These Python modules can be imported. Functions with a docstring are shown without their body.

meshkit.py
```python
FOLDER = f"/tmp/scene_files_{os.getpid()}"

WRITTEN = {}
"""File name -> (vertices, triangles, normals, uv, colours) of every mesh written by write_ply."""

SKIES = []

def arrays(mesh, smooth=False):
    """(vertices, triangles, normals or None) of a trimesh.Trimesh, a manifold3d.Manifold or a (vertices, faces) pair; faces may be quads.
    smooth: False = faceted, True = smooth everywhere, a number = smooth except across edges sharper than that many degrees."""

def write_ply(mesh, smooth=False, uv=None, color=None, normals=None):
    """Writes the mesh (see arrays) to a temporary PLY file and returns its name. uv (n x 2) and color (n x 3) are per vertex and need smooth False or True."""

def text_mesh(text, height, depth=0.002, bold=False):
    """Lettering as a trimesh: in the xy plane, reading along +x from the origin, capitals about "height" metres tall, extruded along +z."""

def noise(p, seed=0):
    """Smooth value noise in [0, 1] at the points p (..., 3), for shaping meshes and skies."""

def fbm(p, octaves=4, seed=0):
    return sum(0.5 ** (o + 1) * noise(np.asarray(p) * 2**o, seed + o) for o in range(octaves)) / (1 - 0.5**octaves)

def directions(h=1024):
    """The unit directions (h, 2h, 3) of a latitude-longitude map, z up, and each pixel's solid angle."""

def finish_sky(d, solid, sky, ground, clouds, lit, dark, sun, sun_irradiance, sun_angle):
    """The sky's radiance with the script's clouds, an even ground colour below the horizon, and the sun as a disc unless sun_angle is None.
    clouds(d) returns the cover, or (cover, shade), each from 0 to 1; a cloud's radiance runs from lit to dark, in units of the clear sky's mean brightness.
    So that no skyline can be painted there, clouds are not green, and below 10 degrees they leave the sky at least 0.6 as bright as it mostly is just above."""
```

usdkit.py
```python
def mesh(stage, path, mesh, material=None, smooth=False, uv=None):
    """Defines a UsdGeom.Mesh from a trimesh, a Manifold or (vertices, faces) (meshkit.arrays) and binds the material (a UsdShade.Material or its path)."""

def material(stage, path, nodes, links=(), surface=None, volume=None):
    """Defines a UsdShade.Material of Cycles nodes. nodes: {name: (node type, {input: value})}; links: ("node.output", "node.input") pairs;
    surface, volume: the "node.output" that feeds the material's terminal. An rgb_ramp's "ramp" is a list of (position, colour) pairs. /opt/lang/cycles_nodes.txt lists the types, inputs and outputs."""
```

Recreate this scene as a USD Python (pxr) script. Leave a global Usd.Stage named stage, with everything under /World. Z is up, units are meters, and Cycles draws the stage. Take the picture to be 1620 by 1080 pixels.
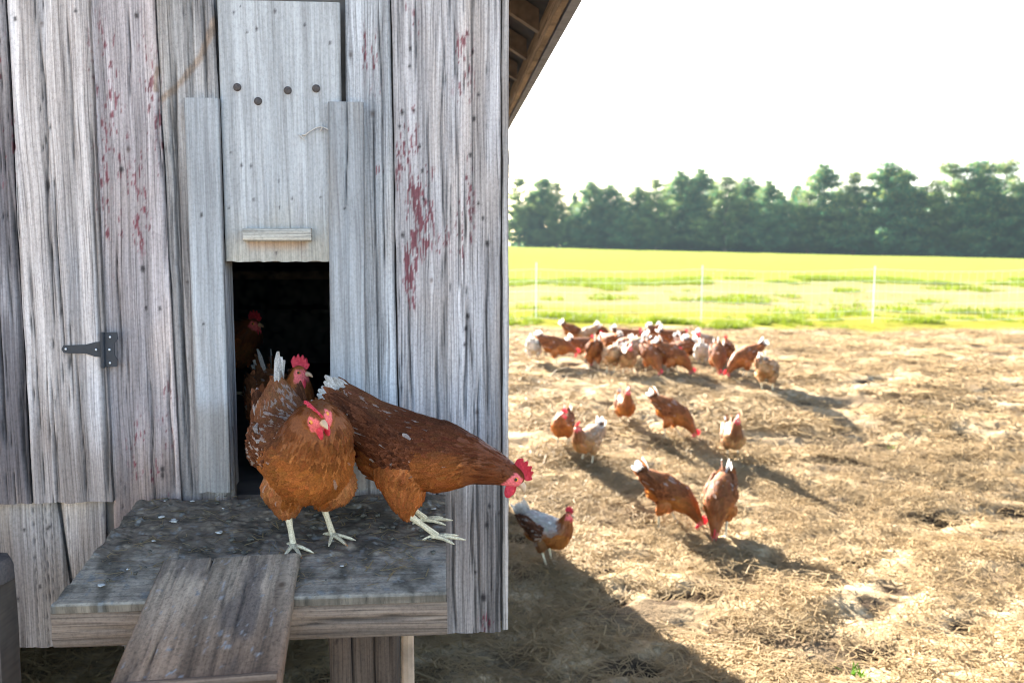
import math, random
import numpy as np, trimesh, manifold3d as m3, meshkit, usdkit
from pxr import Usd, UsdGeom, UsdLux, UsdShade, Sdf, Gf, Vt

# ------------------------------------------------------------------ camera, sky, sun, exposure
stage = Usd.Stage.CreateInMemory()
UsdGeom.Xform.Define(stage, '/World'); UsdGeom.Scope.Define(stage, '/World/Looks')
CAM_H, FPX, HORIZON = 1.95, 1400.0, 388.0
PITCH = math.atan((540 - HORIZON) / FPX)
cam = UsdGeom.Camera.Define(stage, '/World/camera')
cam.CreateHorizontalApertureAttr(36.0); cam.CreateFocalLengthAttr(36.0 * FPX / 1620)
cam.CreateFStopAttr(3.6); cam.CreateFocusDistanceAttr(2.2)
cam.AddTranslateOp().Set(Gf.Vec3d(0, 0, CAM_H)); cam.AddRotateXOp().Set(90 - math.degrees(PITCH))
cam.CreateExposureAttr(3.72)
SUN_AZ, SUN_EL = math.radians(-23.5), math.radians(22)          # azimuth from straight ahead (+y), negative = left
SUN = np.array([math.sin(SUN_AZ) * math.cos(SUN_EL), math.cos(SUN_AZ) * math.cos(SUN_EL), math.sin(SUN_EL)])
sun = UsdLux.DistantLight.Define(stage, '/World/sun')
sun.CreateIntensityAttr(1.25); sun.CreateAngleAttr(0.5); sun.CreateColorAttr(Gf.Vec3f(1.0, 0.94, 0.85)); sun.GetPrim().CreateAttribute('inputs:normalize', Sdf.ValueTypeNames.Bool).Set(True)
sun.AddRotateZOp().Set(-math.degrees(SUN_AZ)); sun.AddRotateXOp().Set(-(90 - math.degrees(SUN_EL)))
sky = UsdLux.DomeLight.Define(stage, '/World/sky')
skym = usdkit.material(stage, '/World/Looks/sky', {
    's': ('sky_texture', {'sky_type': 'single_scattering', 'sun_disc': False, 'sun_elevation': SUN_EL, 'sun_rotation': math.atan2(SUN[0], SUN[1]), 'aerosol_density': 1.7, 'air_density': 0.9, 'ozone_density': 0.6}),
    'b': ('background_shader', {'strength': 0.05})}, [('s.color', 'b.color')], surface='b.background')
UsdShade.MaterialBindingAPI.Apply(sky.GetPrim()).Bind(skym)
sky.GetPrim().SetCustomDataByKey('kind', 'structure')

_cp, _sp = math.cos(PITCH), math.sin(PITCH)
CAM = np.array([0, 0, CAM_H])
def ray(px, py):
    return np.array([0, _cp, -_sp]) * FPX + np.array([1.0, 0, 0]) * (px - 810) + np.array([0, _sp, _cp]) * (540 - py)
def P(px, py, Y):
    d = ray(px, py); return CAM + d * (Y / d[1])

# ------------------------------------------------------------------ helpers
T = Sdf.ValueTypeNames
used = {}
def numbered(path):
    k = used.get(path, 0); used[path] = k + 1
    return path if k == 0 else f'{path}_{k:03d}'
def path_of(parent):
    return '/World' if parent is None else str(parent.GetPath())
def tag(p, label=None, cat=None, group=None, kind=None):
    p = p if isinstance(p, Usd.Prim) else p.GetPrim()
    for k, v in (('label', label), ('category', cat), ('group', group), ('kind', kind)):
        if v: p.SetCustomDataByKey(k, v)
    return p
def thing(name, label=None, cat=None, loc=(0, 0, 0), rotz=0.0, group=None, kind=None):
    x = UsdGeom.Xform.Define(stage, numbered('/World/' + name))
    x.AddTranslateOp().Set(Gf.Vec3d(*map(float, loc)))
    if rotz: x.AddRotateZOp().Set(float(rotz))
    return tag(x, label, cat, group, kind)
def put(name, mesh, mat, parent=None, smooth=False, tint=None, grain=None, label=None, kind=None):
    m = usdkit.mesh(stage, numbered(f'{path_of(parent)}/{name}'), mesh, MAT[mat], smooth=smooth)
    pv = UsdGeom.PrimvarsAPI(m)
    if tint is not None: pv.CreatePrimvar('tint', T.Color3fArray, 'vertex').Set(Vt.Vec3fArray.FromNumpy(np.ascontiguousarray(tint, np.float32)))
    if grain is not None: pv.CreatePrimvar('grain', T.Float3Array, 'vertex').Set(Vt.Vec3fArray.FromNumpy(np.ascontiguousarray(grain, np.float32)))
    return tag(m, label, kind=kind)
def box(x0, x1, y0, y1, z0, z1):
    b = trimesh.creation.box([x1 - x0, y1 - y0, z1 - z0]); b.apply_translation([(x0 + x1) / 2, (y0 + y1) / 2, (z0 + z1) / 2]); return b
def cat(ms): return trimesh.util.concatenate(ms)
def tube(points, radii, sides=6):
    p = np.asarray(points, float); t = np.gradient(p, axis=0); t /= np.linalg.norm(t, axis=1, keepdims=True) + 1e-12
    a = np.cross(t, [0.13, 0.31, 0.94] if abs(t[0, 2]) < .9 else [1.0, 0.1, 0]); a /= np.linalg.norm(a, axis=1, keepdims=True) + 1e-12
    b = np.cross(t, a); ang = np.arange(sides) * 2 * np.pi / sides
    r = np.broadcast_to(radii, (len(p),))
    v = (p[:, None] + r[:, None, None] * (np.cos(ang)[None, :, None] * a[:, None] + np.sin(ang)[None, :, None] * b[:, None])).reshape(-1, 3)
    i, j = np.meshgrid(np.arange(len(p) - 1), np.arange(sides), indexing='ij')
    q = np.stack([i * sides + j, i * sides + (j + 1) % sides, (i + 1) * sides + (j + 1) % sides, (i + 1) * sides + j], -1).reshape(-1, 4)
    f = np.vstack([q[:, [0, 1, 2]], q[:, [0, 2, 3]]])
    n = len(v); v = np.vstack([v, p[0], p[-1]]); k = (len(p) - 1) * sides
    caps = [[n, (s + 1) % sides, s] for s in range(sides)] + [[n + 1, k + s, k + (s + 1) % sides] for s in range(sides)]
    return trimesh.Trimesh(v, np.vstack([f, caps]), process=False)
def unit(v): v = np.asarray(v, float); return v / (np.linalg.norm(v) + 1e-12)
def sstep(a, b, x): t = np.clip((x - a) / (b - a), 0, 1); return t * t * (3 - 2 * t)

# ------------------------------------------------------------------ materials
MAT = {}
def mat(name, nodes, links, surface='p.BSDF', **k): MAT[name] = usdkit.material(stage, '/World/Looks/' + name, nodes, links, surface=surface, **k)
def wood_mat(name, lo, g1, s1, s3, bump):
    mix = lambda c, k: tuple(1 + (x - 1) * k for x in c)
    mat(name, {
    'tint': ('attribute', {'attribute': 'tint'}), 'grain': ('attribute', {'attribute': 'grain'}),
    'm1': ('mapping', {'scale': s1}), 'n1': ('noise_texture', {'scale': 1.0, 'detail': 6.0, 'roughness': 0.62, 'distortion': 0.25}),
    'm2': ('mapping', {'scale': (70, 2.2, 1)}), 'n2': ('noise_texture', {'scale': 1.0, 'detail': 4.0, 'roughness': 0.55, 'distortion': 0.6}),
    'm3': ('mapping', {'scale': (150, 110, 1)}), 'n3': ('noise_texture', {'scale': 1.0, 'detail': 5.0, 'roughness': 0.7}),
    'r1': ('rgb_ramp', {'ramp': [(p_, mix(c_, g1)) for p_, c_ in ((0.28, (.24, .23, .23)), (0.40, (.70, .69, .69)), (0.52, (1.0, 1.0, 1.0)), (0.72, (1.34, 1.34, 1.35)))]}),
    'r2': ('rgb_ramp', {'ramp': [(0.25, (.62, .60, .60)), (0.5, (.98, .97, .97)), (0.75, (1.14, 1.15, 1.17))]}),
    'r3': ('rgb_ramp', {'ramp': [(0.25, mix((.72, .72, .72), s3)), (0.5, (1, 1, 1)), (0.75, mix((1.14, 1.14, 1.14), s3))]}),
    'x1': ('mix_color', {'blend_type': 'multiply', 'fac': 1.0, 'use_clamp': False}), 'x2': ('mix_color', {'blend_type': 'multiply', 'fac': 1.0}), 'x3': ('mix_color', {'blend_type': 'multiply', 'fac': 0.9}),
    'bump': ('bump', {'strength': bump, 'distance': 0.0025}),
    'p': ('principled_bsdf', {'roughness': 0.82, 'specular_ior_level': 0.25})},
    [('grain.vector', 'm1.vector'), ('grain.vector', 'm2.vector'), ('grain.vector', 'm3.vector'), ('m1.vector', 'n1.vector'), ('m2.vector', 'n2.vector'), ('m3.vector', 'n3.vector'),
     ('n1.fac', 'r1.fac'), ('n2.fac', 'r2.fac'), ('n3.fac', 'r3.fac'), ('tint.color', 'x1.a'), ('r1.color', 'x1.b'), ('x1.result', 'x2.a'), ('r2.color', 'x2.b'), ('x2.result', 'x3.a'), ('r3.color', 'x3.b'), ('x3.result', 'p.base_color'),
     ('n1.fac', 'bump.height'), ('bump.normal', 'p.normal')])
wood_mat('weathered_wood', 0, 1.0, (240, 3.4, 1), 1.3, .6)
wood_mat('planed_wood', 0, .38, (260, 5, 1), 1.0, .35)
wood_mat('dirty_wood', 0, .45, (120, 9, 1), 2.2, .7)
def plain_noise(name, c1, c2, scale=20.0, rough=0.8, space='position', metallic=0.0, bump=0.3, dist=0.003, detail=5.0):
    mat(name, {'g': ('geometry', {}) if space == 'position' else ('texture_coordinate', {}), 'n': ('noise_texture', {'scale': scale, 'detail': detail, 'roughness': .6}),
               'r': ('rgb_ramp', {'ramp': [(0.3, c1), (0.7, c2)]}), 'b': ('bump', {'strength': bump, 'distance': dist}), 'p': ('principled_bsdf', {'roughness': rough, 'metallic': metallic})},
        [('g.position' if space == 'position' else 'g.object', 'n.vector'), ('n.fac', 'r.fac'), ('r.color', 'p.base_color'), ('n.fac', 'b.height'), ('b.normal', 'p.normal')])
plain_noise('raw_timber', (.16, .11, .075), (.36, .26, .18), 14)
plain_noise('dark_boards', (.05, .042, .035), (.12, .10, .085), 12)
plain_noise('black_iron', (.004, .006, .010), (.010, .013, .02), 90, rough=.6, bump=.15, dist=.001)
plain_noise('bright_screw', (.35, .36, .38), (.6, .6, .62), 60, rough=.4, metallic=.8)
plain_noise('rusty_bolt', (.02, .015, .015), (.06, .045, .04), 200, rough=.7)
plain_noise('roof_sheet', (.20, .19, .19), (.34, .32, .31), 9)
plain_noise('bark', (.05, .035, .025), (.12, .09, .065), 6)
plain_noise('white_plastic', (.60, .60, .58), (.74, .74, .72), 30, rough=.5)
plain_noise('twine', (.26, .24, .22), (.46, .43, .40), 300)
plain_noise('manure', (.03, .026, .02), (.11, .095, .07), 120, bump=.6)
plain_noise('chalky_dropping', (.22, .21, .19), (.50, .48, .45), 150)
def feather_mat(name, transl, rough=.6):
    mat(name, {'tint': ('attribute', {'attribute': 'tint'}), 'g': ('texture_coordinate', {}), 'n': ('noise_texture', {'scale': 260.0, 'detail': 3.0, 'roughness': .6}),
               'r': ('rgb_ramp', {'ramp': [(.3, (.62, .6, .58)), (.7, (1.25, 1.25, 1.25))]}), 'x': ('mix_color', {'blend_type': 'multiply', 'fac': 1.0}),
               'd': ('principled_bsdf', {'roughness': rough, 'specular_ior_level': .12}), 't': ('translucent_bsdf', {}), 'mx': ('mix_closure', {'fac': transl})},
        [('g.object', 'n.vector'), ('n.fac', 'r.fac'), ('tint.color', 'x.a'), ('r.color', 'x.b'), ('x.result', 'd.base_color'), ('x.result', 't.color'), ('d.BSDF', 'mx.closure1'), ('t.BSDF', 'mx.closure2')], surface='mx.closure')
feather_mat('plumage', .36, .75); feather_mat('hen_skin', .0, .5)
mat('comb_flesh', {'g': ('texture_coordinate', {}), 'n': ('noise_texture', {'scale': 180.0, 'detail': 4.0}), 'r': ('rgb_ramp', {'ramp': [(.3, (.56, .030, .06)), (.7, (.84, .09, .13))]}),
                   'b': ('bump', {'strength': .8, 'distance': .004}), 'p': ('principled_bsdf', {'roughness': .6, 'specular_ior_level': .3}), 't': ('translucent_bsdf', {'color': (.8, .08, .08)}), 'mx': ('mix_closure', {'fac': .25})},
    [('g.object', 'n.vector'), ('n.fac', 'r.fac'), ('r.color', 'p.base_color'), ('n.fac', 'b.height'), ('b.normal', 'p.normal'), ('p.BSDF', 'mx.closure1'), ('t.BSDF', 'mx.closure2')], surface='mx.closure')
mat('beak_horn', {'p': ('principled_bsdf', {'base_color': (.42, .27, .16), 'roughness': .4})}, [])
mat('hen_eye', {'tint': ('attribute', {'attribute': 'tint'}), 'p': ('principled_bsdf', {'roughness': .1})}, [('tint.color', 'p.base_color')])
def blade_mat(name, stops, transl):
    mat(name, {'g': ('geometry', {}), 'i': ('object_info', {}), 'a': ('math', {'math_type': 'multiply_add', 'value2': 1.0, 'value3': 0.0}), 'r': ('rgb_ramp', {'ramp': stops}), 'd': ('principled_bsdf', {'roughness': .65, 'specular_ior_level': .06}), 't': ('translucent_bsdf', {}), 'mx': ('mix_closure', {'fac': transl})},
        [('g.random_per_island', 'a.value1'), ('a.value', 'r.fac'), ('r.color', 'd.base_color'), ('r.color', 't.color'), ('d.BSDF', 'mx.closure1'), ('t.BSDF', 'mx.closure2')], surface='mx.closure')
blade_mat('straw', [(0, (.30, .22, .12)), (.15, (.66, .54, .36)), (.6, (.86, .75, .54)), (1, (.93, .87, .71))], .55)
blade_mat('grass', [(0, (.12, .16, .008)), (.4, (.19, .22, .012)), (.75, (.27, .27, .025)), (1, (.34, .30, .08))], .35)
blade_mat('weed_leaf', [(0, (.08, .18, .015)), (1, (.20, .34, .03))], .35)
mat('pine_needles', {'tint': ('attribute', {'attribute': 'tint'}), 'd': ('principled_bsdf', {'roughness': .6, 'specular_ior_level': .3}), 't': ('translucent_bsdf', {}), 'mx': ('mix_closure', {'fac': .42})},
    [('tint.color', 'd.base_color'), ('tint.color', 't.color'), ('d.BSDF', 'mx.closure1'), ('t.BSDF', 'mx.closure2')], surface='mx.closure')
mat('ground', {'g': ('geometry', {}), 'tint': ('attribute', {'attribute': 'tint'}), 'n1': ('noise_texture', {'scale': 3.2, 'detail': 7.0, 'roughness': .68}), 'n2': ('noise_texture', {'scale': 38.0, 'detail': 5.0, 'roughness': .7}),
               'r1': ('rgb_ramp', {'ramp': [(.34, (.45, .42, .40)), (.5, (1, 1, 1)), (.7, (1.12, 1.12, 1.11))]}), 'r2': ('rgb_ramp', {'ramp': [(.32, (.34, .32, .30)), (.47, (.95, .95, .95)), (.7, (1.15, 1.15, 1.15))]}),
               'x1': ('mix_color', {'blend_type': 'multiply', 'fac': .8}), 'x2': ('mix_color', {'blend_type': 'multiply', 'fac': .9}), 'b': ('bump', {'strength': .8, 'distance': .02}), 'p': ('principled_bsdf', {'roughness': .95, 'specular_ior_level': 0.0})},
    [('g.position', 'n1.vector'), ('g.position', 'n2.vector'), ('n1.fac', 'r1.fac'), ('n2.fac', 'r2.fac'), ('tint.color', 'x1.a'), ('r1.color', 'x1.b'), ('x1.result', 'x2.a'), ('r2.color', 'x2.b'), ('x2.result', 'p.base_color'), ('n2.fac', 'b.height'), ('b.normal', 'p.normal')])
mat('haze_air', {'v': ('principled_volume', {'color': (.62, .86, 1.0), 'density': 0.00012, 'anisotropy': 0.1})}, [], surface=None, volume='v.volume')

# ------------------------------------------------------------------ ground
HOLES = [(1485, 818, .20, .10), (1385, 600, .2, .07), (925, 580, .2, .05), (1100, 945, .11, .06), (900, 575, .15, .05), (1070, 945, .12, .05), (820, 850, .1, .04), (1050, 955, .09, .05), (1420, 930, .12, .05), (1010, 825, .14, .06), (1500, 770, .14, .04), (960, 905, .1, .04)]
def ground_base(x, y):
    x, y = np.asarray(x, float), np.asarray(y, float)
    z = .45 * sstep(4.6, 11.0, y)
    far = sstep(25, 140, y)
    return z + far * (1.25 - 1.5 * np.clip(x, -60, 90) / 67.0)
def ground_hit(px, py):
    d = ray(px, py); lo, hi = 0.1, 400.0
    for _ in range(60):
        mid = (lo + hi) / 2; q = CAM + d * (mid / d[1])
        if q[2] > ground_base(q[0], q[1]): lo = mid
        else: hi = mid
    return CAM + d * (lo / d[1])
hole_pts = [(ground_hit(a, b), r, h) for a, b, r, h in HOLES]
_hr = np.random.RandomState(41)
for _ in range(46):
    _y = 3.6 + 11 * _hr.rand(); hole_pts.append((np.array([_hr.uniform(.02, .60) * _y, _y, 0]), _hr.uniform(.05, .13), _hr.uniform(.03, .06)))
def dug(x, y):
    out = 0 * np.asarray(x, float)
    for c, r, h in hole_pts: out = np.maximum(out, np.exp(-(((x - c[0]) / (1.15 * r)) ** 2 + ((y - c[1]) / (.85 * r)) ** 2)))
    return out
def ground_z(x, y):
    x, y = np.asarray(x, float), np.asarray(y, float)
    q = np.stack([x, y, np.zeros_like(x)], -1)
    near = 1 - sstep(14.5, 17, y)
    rel = (meshkit.fbm(q * [1.1, 1.7, 1], 4, 3) - .5) * .07 + (meshkit.fbm(q * [4.2, 5.8, 1], 4, 9) - .5) * .088
    z = ground_base(x, y) + rel * near + (1 - near) * (meshkit.fbm(q * .22, 4, 5) - .5) * .22 * (1 - sstep(120, 300, y) * .5)
    for c, r, h in hole_pts:
        z = z - .75 * h * np.exp(-(((x - c[0]) / r) ** 2 + ((y - c[1]) / (r * .7)) ** 2)) * (.3 + 1.4 * meshkit.noise(q * [9, 12, 1], 4))
    return z
def axis(spec):
    out = [spec[0][0]]
    for a, b, s in spec: out += list(np.linspace(a, b, max(2, int(round((b - a) / s)) + 1))[1:])
    return np.array(out)
gx = axis([(-320, -60, 20), (-60, -10, 2.5), (-10, -2.2, .25), (-2.2, 9, .035), (9, 16, .12), (16, 60, 1.5), (60, 320, 20)])
gy = axis([(-120, -6, 6), (-6, 2.4, .2), (2.4, 7.5, .03), (7.5, 16.5, .05), (16.5, 40, .4), (40, 160, 3), (160, 700, 30)])
X, Y = np.meshgrid(gx, gy)
Z = ground_z(X, Y)
nx, ny = len(gx), len(gy)
idx = np.arange(nx * ny).reshape(ny, nx)
gf = np.stack([idx[:-1, :-1], idx[:-1, 1:], idx[1:, 1:], idx[1:, :-1]], -1).reshape(-1, 4)
q = np.stack([X, Y, 0 * X], -1)
edge = Y + (meshkit.fbm(q * .5, 3, 21) - .5) * 2.4
soil = np.array([.14, .103, .066]); dry = np.array([.32, .245, .15]); sparse = np.array([.150, .145, .026]); stubble = np.array([.170, .150, .066]); green = np.array([.150, .170, .034])
w = sstep(.28, .52, meshkit.fbm(q * [1.4, 2.2, 1], 4, 31))[..., None]
c = soil * (1 - w) + dry * w
k = sstep(.25, .6, dug(X, Y) * (.5 + meshkit.fbm(q * [14, 20, 1], 3, 33)))[..., None]; c = c * (1 - k) + np.array([.055, .040, .028]) * k
for a, b, col in ((15.2, 15.9, sparse), (18.5, 23, stubble), (31, 40, green)):
    k = sstep(a, b, edge)[..., None]; c = c * (1 - k) + col * k
put('ground', (np.stack([X, Y, Z], -1).reshape(-1, 3), gf), 'ground', smooth=True, tint=c.reshape(-1, 3), kind='structure')

# ------------------------------------------------------------------ boards
def quad_strip(n, m):
    i = np.arange(n * m).reshape(m, n)
    return np.stack([i[:-1, :-1], i[:-1, 1:], i[1:, 1:], i[1:, :-1]], -1).reshape(-1, 4)
def board(a_l, a_r, b0, b1, off, thick, seed, tint_fn, da=.004, db=.006, crack=1.0, wob=.003, rough=1.0, cracks=(), btop=None, bbot=None, round_edge=.004):
    """A sawn board in its own (a across, b along, n outwards) frame. a_l, a_r: functions b -> edge. Returns vertices, quads, tint, grain."""
    rs = np.random.RandomState(seed)
    wmid = float(np.mean(a_r(np.array([b0, b1])) - a_l(np.array([b0, b1]))))
    n, m = max(4, int(wmid / da)), max(2, int((b1 - b0) / db))
    s, t = np.linspace(0, 1, n), np.linspace(0, 1, m)
    B = b0 + (b1 - b0) * t
    one = np.zeros(m)
    el = a_l(B) + (meshkit.fbm(np.stack([B * 6, one + seed, one], -1), 4, seed) - .5) * 2 * wob
    er = a_r(B) + (meshkit.fbm(np.stack([B * 6, one + seed + 7, one], -1), 4, seed + 5) - .5) * 2 * wob
    A = el[:, None] + (er - el)[:, None] * s[None]
    BB = np.repeat(B[:, None], n, 1)
    if bbot is not None: BB = BB + (bbot(A) - b0) * (1 - t[:, None]) ** 8
    if btop is not None: BB = np.minimum(BB, btop(A))
    BB[0] += (meshkit.fbm(np.stack([A[0] * 40, A[0] * 0 + seed, A[0] * 0], -1), 3, seed) - .5) * .008
    q = np.stack([A, BB, A * 0 + seed * 3.1], -1)
    warp = (meshkit.fbm(q * [3, 2.0, 1], 3, seed + 11) - .5) * .02
    n1 = meshkit.fbm((q + warp[..., None] * [1, 0, 0]) * [85, .85, 1], 3, seed + 1)
    fissure = np.exp(-((n1 - .5) / .022) ** 2) * sstep(.40, .58, meshkit.fbm(q * [20, .9, 1], 3, seed + 2)) * crack
    n2 = meshkit.fbm(q * [34, .8, 1], 4, seed + 3) - .5
    depth = fissure * .0035 * rough - n2 * .0035 * rough - (meshkit.fbm(q * [8, 1.3, 1], 2, seed + 4) - .5) * .004 * rough
    dark = .75 * fissure
    for (ca, cb0, cb1, cw) in cracks:                     # a long drying crack: its place across, its ends and its width
        line = ca + (meshkit.fbm(np.stack([BB * 4, BB * 0 + ca * 90, BB * 0], -1), 3, seed + 8) - .5) * .022
        k = np.exp(-((A - line) / cw) ** 2) * sstep(cb0 - .04, cb0 + .04, BB) * (1 - sstep(cb1 - .06, cb1 + .06, BB))
        depth += k * .009; dark = np.maximum(dark, k * .9)
    e = np.minimum(s, 1 - s)[None] * wmid
    depth += round_edge * np.exp(-(e / .004) ** 2)
    GA = A + (meshkit.fbm(q * [4.5, 1.3, 1], 3, seed + 21) - .5) * .034 + (meshkit.fbm(q * [16, 5, 1], 2, seed + 22) - .5) * .006
    knot = np.zeros_like(A)
    for _ in range(rs.poisson((b1 - b0) * 1.1) if wmid > .06 and rough > .8 else 0):
        ka, kb, r = rs.uniform(A.min() + .02, A.max() - .02), rs.uniform(b0, b1), rs.uniform(.006, .013)
        d2 = ((A - ka) / (2.2 * r)) ** 2 + ((BB - kb) / (7 * r)) ** 2
        GA = GA - np.tanh((A - ka) / (.7 * r)) * r * .8 * np.exp(-d2)
        knot = np.maximum(knot, np.exp(-(((A - ka) / (r * .62)) ** 2 + ((BB - kb) / (r * .9)) ** 2) ** 1.5))
    depth -= knot * .0015
    tint = tint_fn(A, BB, n2, seed)
    tint = tint * (1 - .62 * knot[..., None] * np.array([.9, 1.0, 1.05]))
    tint = tint * (1 - dark[..., None] * .8) * (1 - .35 * np.exp(-(e / .003) ** 2))[..., None]
    top = np.stack([A, BB, off - depth], -1)
    gtop = np.stack([GA, BB, A * 0 + seed * 1.7], -1)
    v, f, tn, gl = [top.reshape(-1, 3)], [quad_strip(n, m)], [tint.reshape(-1, 3)], [gtop.reshape(-1, 3)]
    k = n * m
    def side(line, col, g, flip):
        nonlocal k
        b = line.copy(); b[:, 2] = off - thick
        v.append(np.vstack([line, b])); L = len(line); i = np.arange(L - 1)
        fq = np.stack([i, i + 1, i + 1 + L, i + L], -1) + k
        f.append(fq[:, ::-1] if flip else fq); tn.append(np.vstack([col, col]) * .8); gl.append(np.vstack([g, g + [0, 0, .3]])); k += 2 * L
    side(top[0], tint[0], gtop[0], True); side(top[-1], tint[-1], gtop[-1], False); side(top[:, 0], tint[:, 0], gtop[:, 0], False); side(top[:, -1], tint[:, -1], gtop[:, -1], True)
    bk = np.array([top[0, 0], top[0, -1], top[-1, -1], top[-1, 0]]); bk[:, 2] = off - thick
    v.append(bk); f.append(np.array([[k, k + 3, k + 2, k + 1]])); tn.append(np.repeat(tint.reshape(-1, 3).mean(0)[None] * .7, 4, 0))
    gl.append(bk)
    return np.vstack(v), np.vstack(f), np.vstack(tn), np.vstack(gl)
def place_board(name, parent, data, frame, label=None, wood='weathered_wood'):
    O, A, B, N = (np.asarray(x, float) for x in frame)
    v, f, tn, gr = data
    w = O + v[:, :1] * A + v[:, 1:2] * B + v[:, 2:] * N
    if np.dot(np.cross(A, B), N) < 0: f = f[:, ::-1]
    return put(name, (w, f), wood, parent, smooth=True, tint=tn, grain=gr, label=label)
def lin(p0, p1):                                         # straight edge through two (a, b) points
    (a0, b0), (a1, b1) = p0, p1
    return lambda b: a0 + (np.asarray(b) - b0) * (a1 - a0) / (b1 - b0)

# ------------------------------------------------------------------ the coop: its frame has x along the front wall, y inwards, origin on the ground under the right front corner
TH = math.radians(4.4)
CORNER = P(805, 700, 2.45); CORNER[2] = 0
EX, EY = np.array([math.cos(TH), math.sin(TH), 0]), np.array([-math.sin(TH), math.cos(TH), 0])
def W(px, py, off=0.0):                                  # the point of the plane y = off in the coop's frame that is seen at a pixel: (x, z)
    d = ray(px, py); s = (off - np.dot(CAM - CORNER, EY)) / np.dot(d, EY); q = CAM + s * d - CORNER
    return np.array([np.dot(q, EX), q[2]])
def to_world(x, y, z): return CORNER + x * EX + y * EY + np.array([0, 0, z])
coop = thing('chicken_coop', 'weathered grey board chicken coop raised off the ground with an open hen door', 'chicken coop', CORNER, math.degrees(TH))
FRONT = ((0, 0, 0), (1, 0, 0), (0, 0, 1), (0, -1, 0))
ROOF_TAN = math.tan(math.radians(32)); EAVE_X = .30
EAVE_Z = None
d_ = ray(870, 91); s_ = (EAVE_X - np.dot(CAM - CORNER, EX)) / np.dot(d_, EX); EAVE_Z = float((CAM + s_ * d_)[2])
RIDGE_X, DEPTH, WIDTH = -1.35, 4.45, 2.7
def roof_z(x): return EAVE_Z + .105 + (EAVE_X - np.maximum(x, 2 * RIDGE_X - x)) * ROOF_TAN
GREY = np.array([.350, .332, .322])
def spots(A, B, pts, off, r):
    out = np.zeros_like(A)
    for p in pts:
        x, z = W(p[0], p[1], off); k = p[2] if len(p) > 2 else 1.0
        out = np.maximum(out, np.exp(-(((A - x) / (r * k)) ** 2 + ((B - z) / (r * k * 1.5)) ** 2) ** 2))
    return out
HOLES_W = [(192, 268, 1.5), (216, 25, 1.4), (226, 425, 1.6), (231, 487), (253, 488), (24, 30), (120, 18), (636, 178, 1.2), (632, 200), (649, 77), (648, 105), (748, 82), (757, 150), (750, 188, 1.3), (744, 245, 1.2), (670, 315), (757, 322), (764, 345), (771, 385, 1.5), (637, 372, 1.3), (664, 232), (740, 500, 1.4), (737, 520, 1.3), (735, 545), (257, 742, 1.6), (257, 752, 1.4), (770, 830, 1.5), (774, 800, 1.2), (765, 945, 2.0), (752, 905), (790, 812), (655, 175), (668, 270), (480, 62)]
RED = [  # red paint left on the boards: pixel boxes (x0, y0, x1, y1, how much)
    (150, 20, 200, 420, .42), (185, 230, 235, 400, .55), (230, 20, 250, 340, .45), (190, 280, 225, 345, .8), (200, 640, 280, 800, .35), (575, 40, 600, 150, .75), (628, 165, 660, 290, .95), (632, 270, 685, 400, 1.4), (640, 330, 660, 480, 1.4), (660, 270, 690, 310, .7), (640, 0, 665, 60, .5), (715, 40, 750, 160, .55), (720, 200, 750, 420, .45), (760, 968, 782, 998, 1.3), (594, 262, 612, 274, 1.6), (620, 300, 720, 420, .35), (255, 600, 285, 720, .4), (0, 60, 16, 330, .5)]
SCAR = [(340, 30), (334, 45), (327, 66), (316, 90), (303, 108), (288, 126), (270, 144), (256, 156)]
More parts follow.
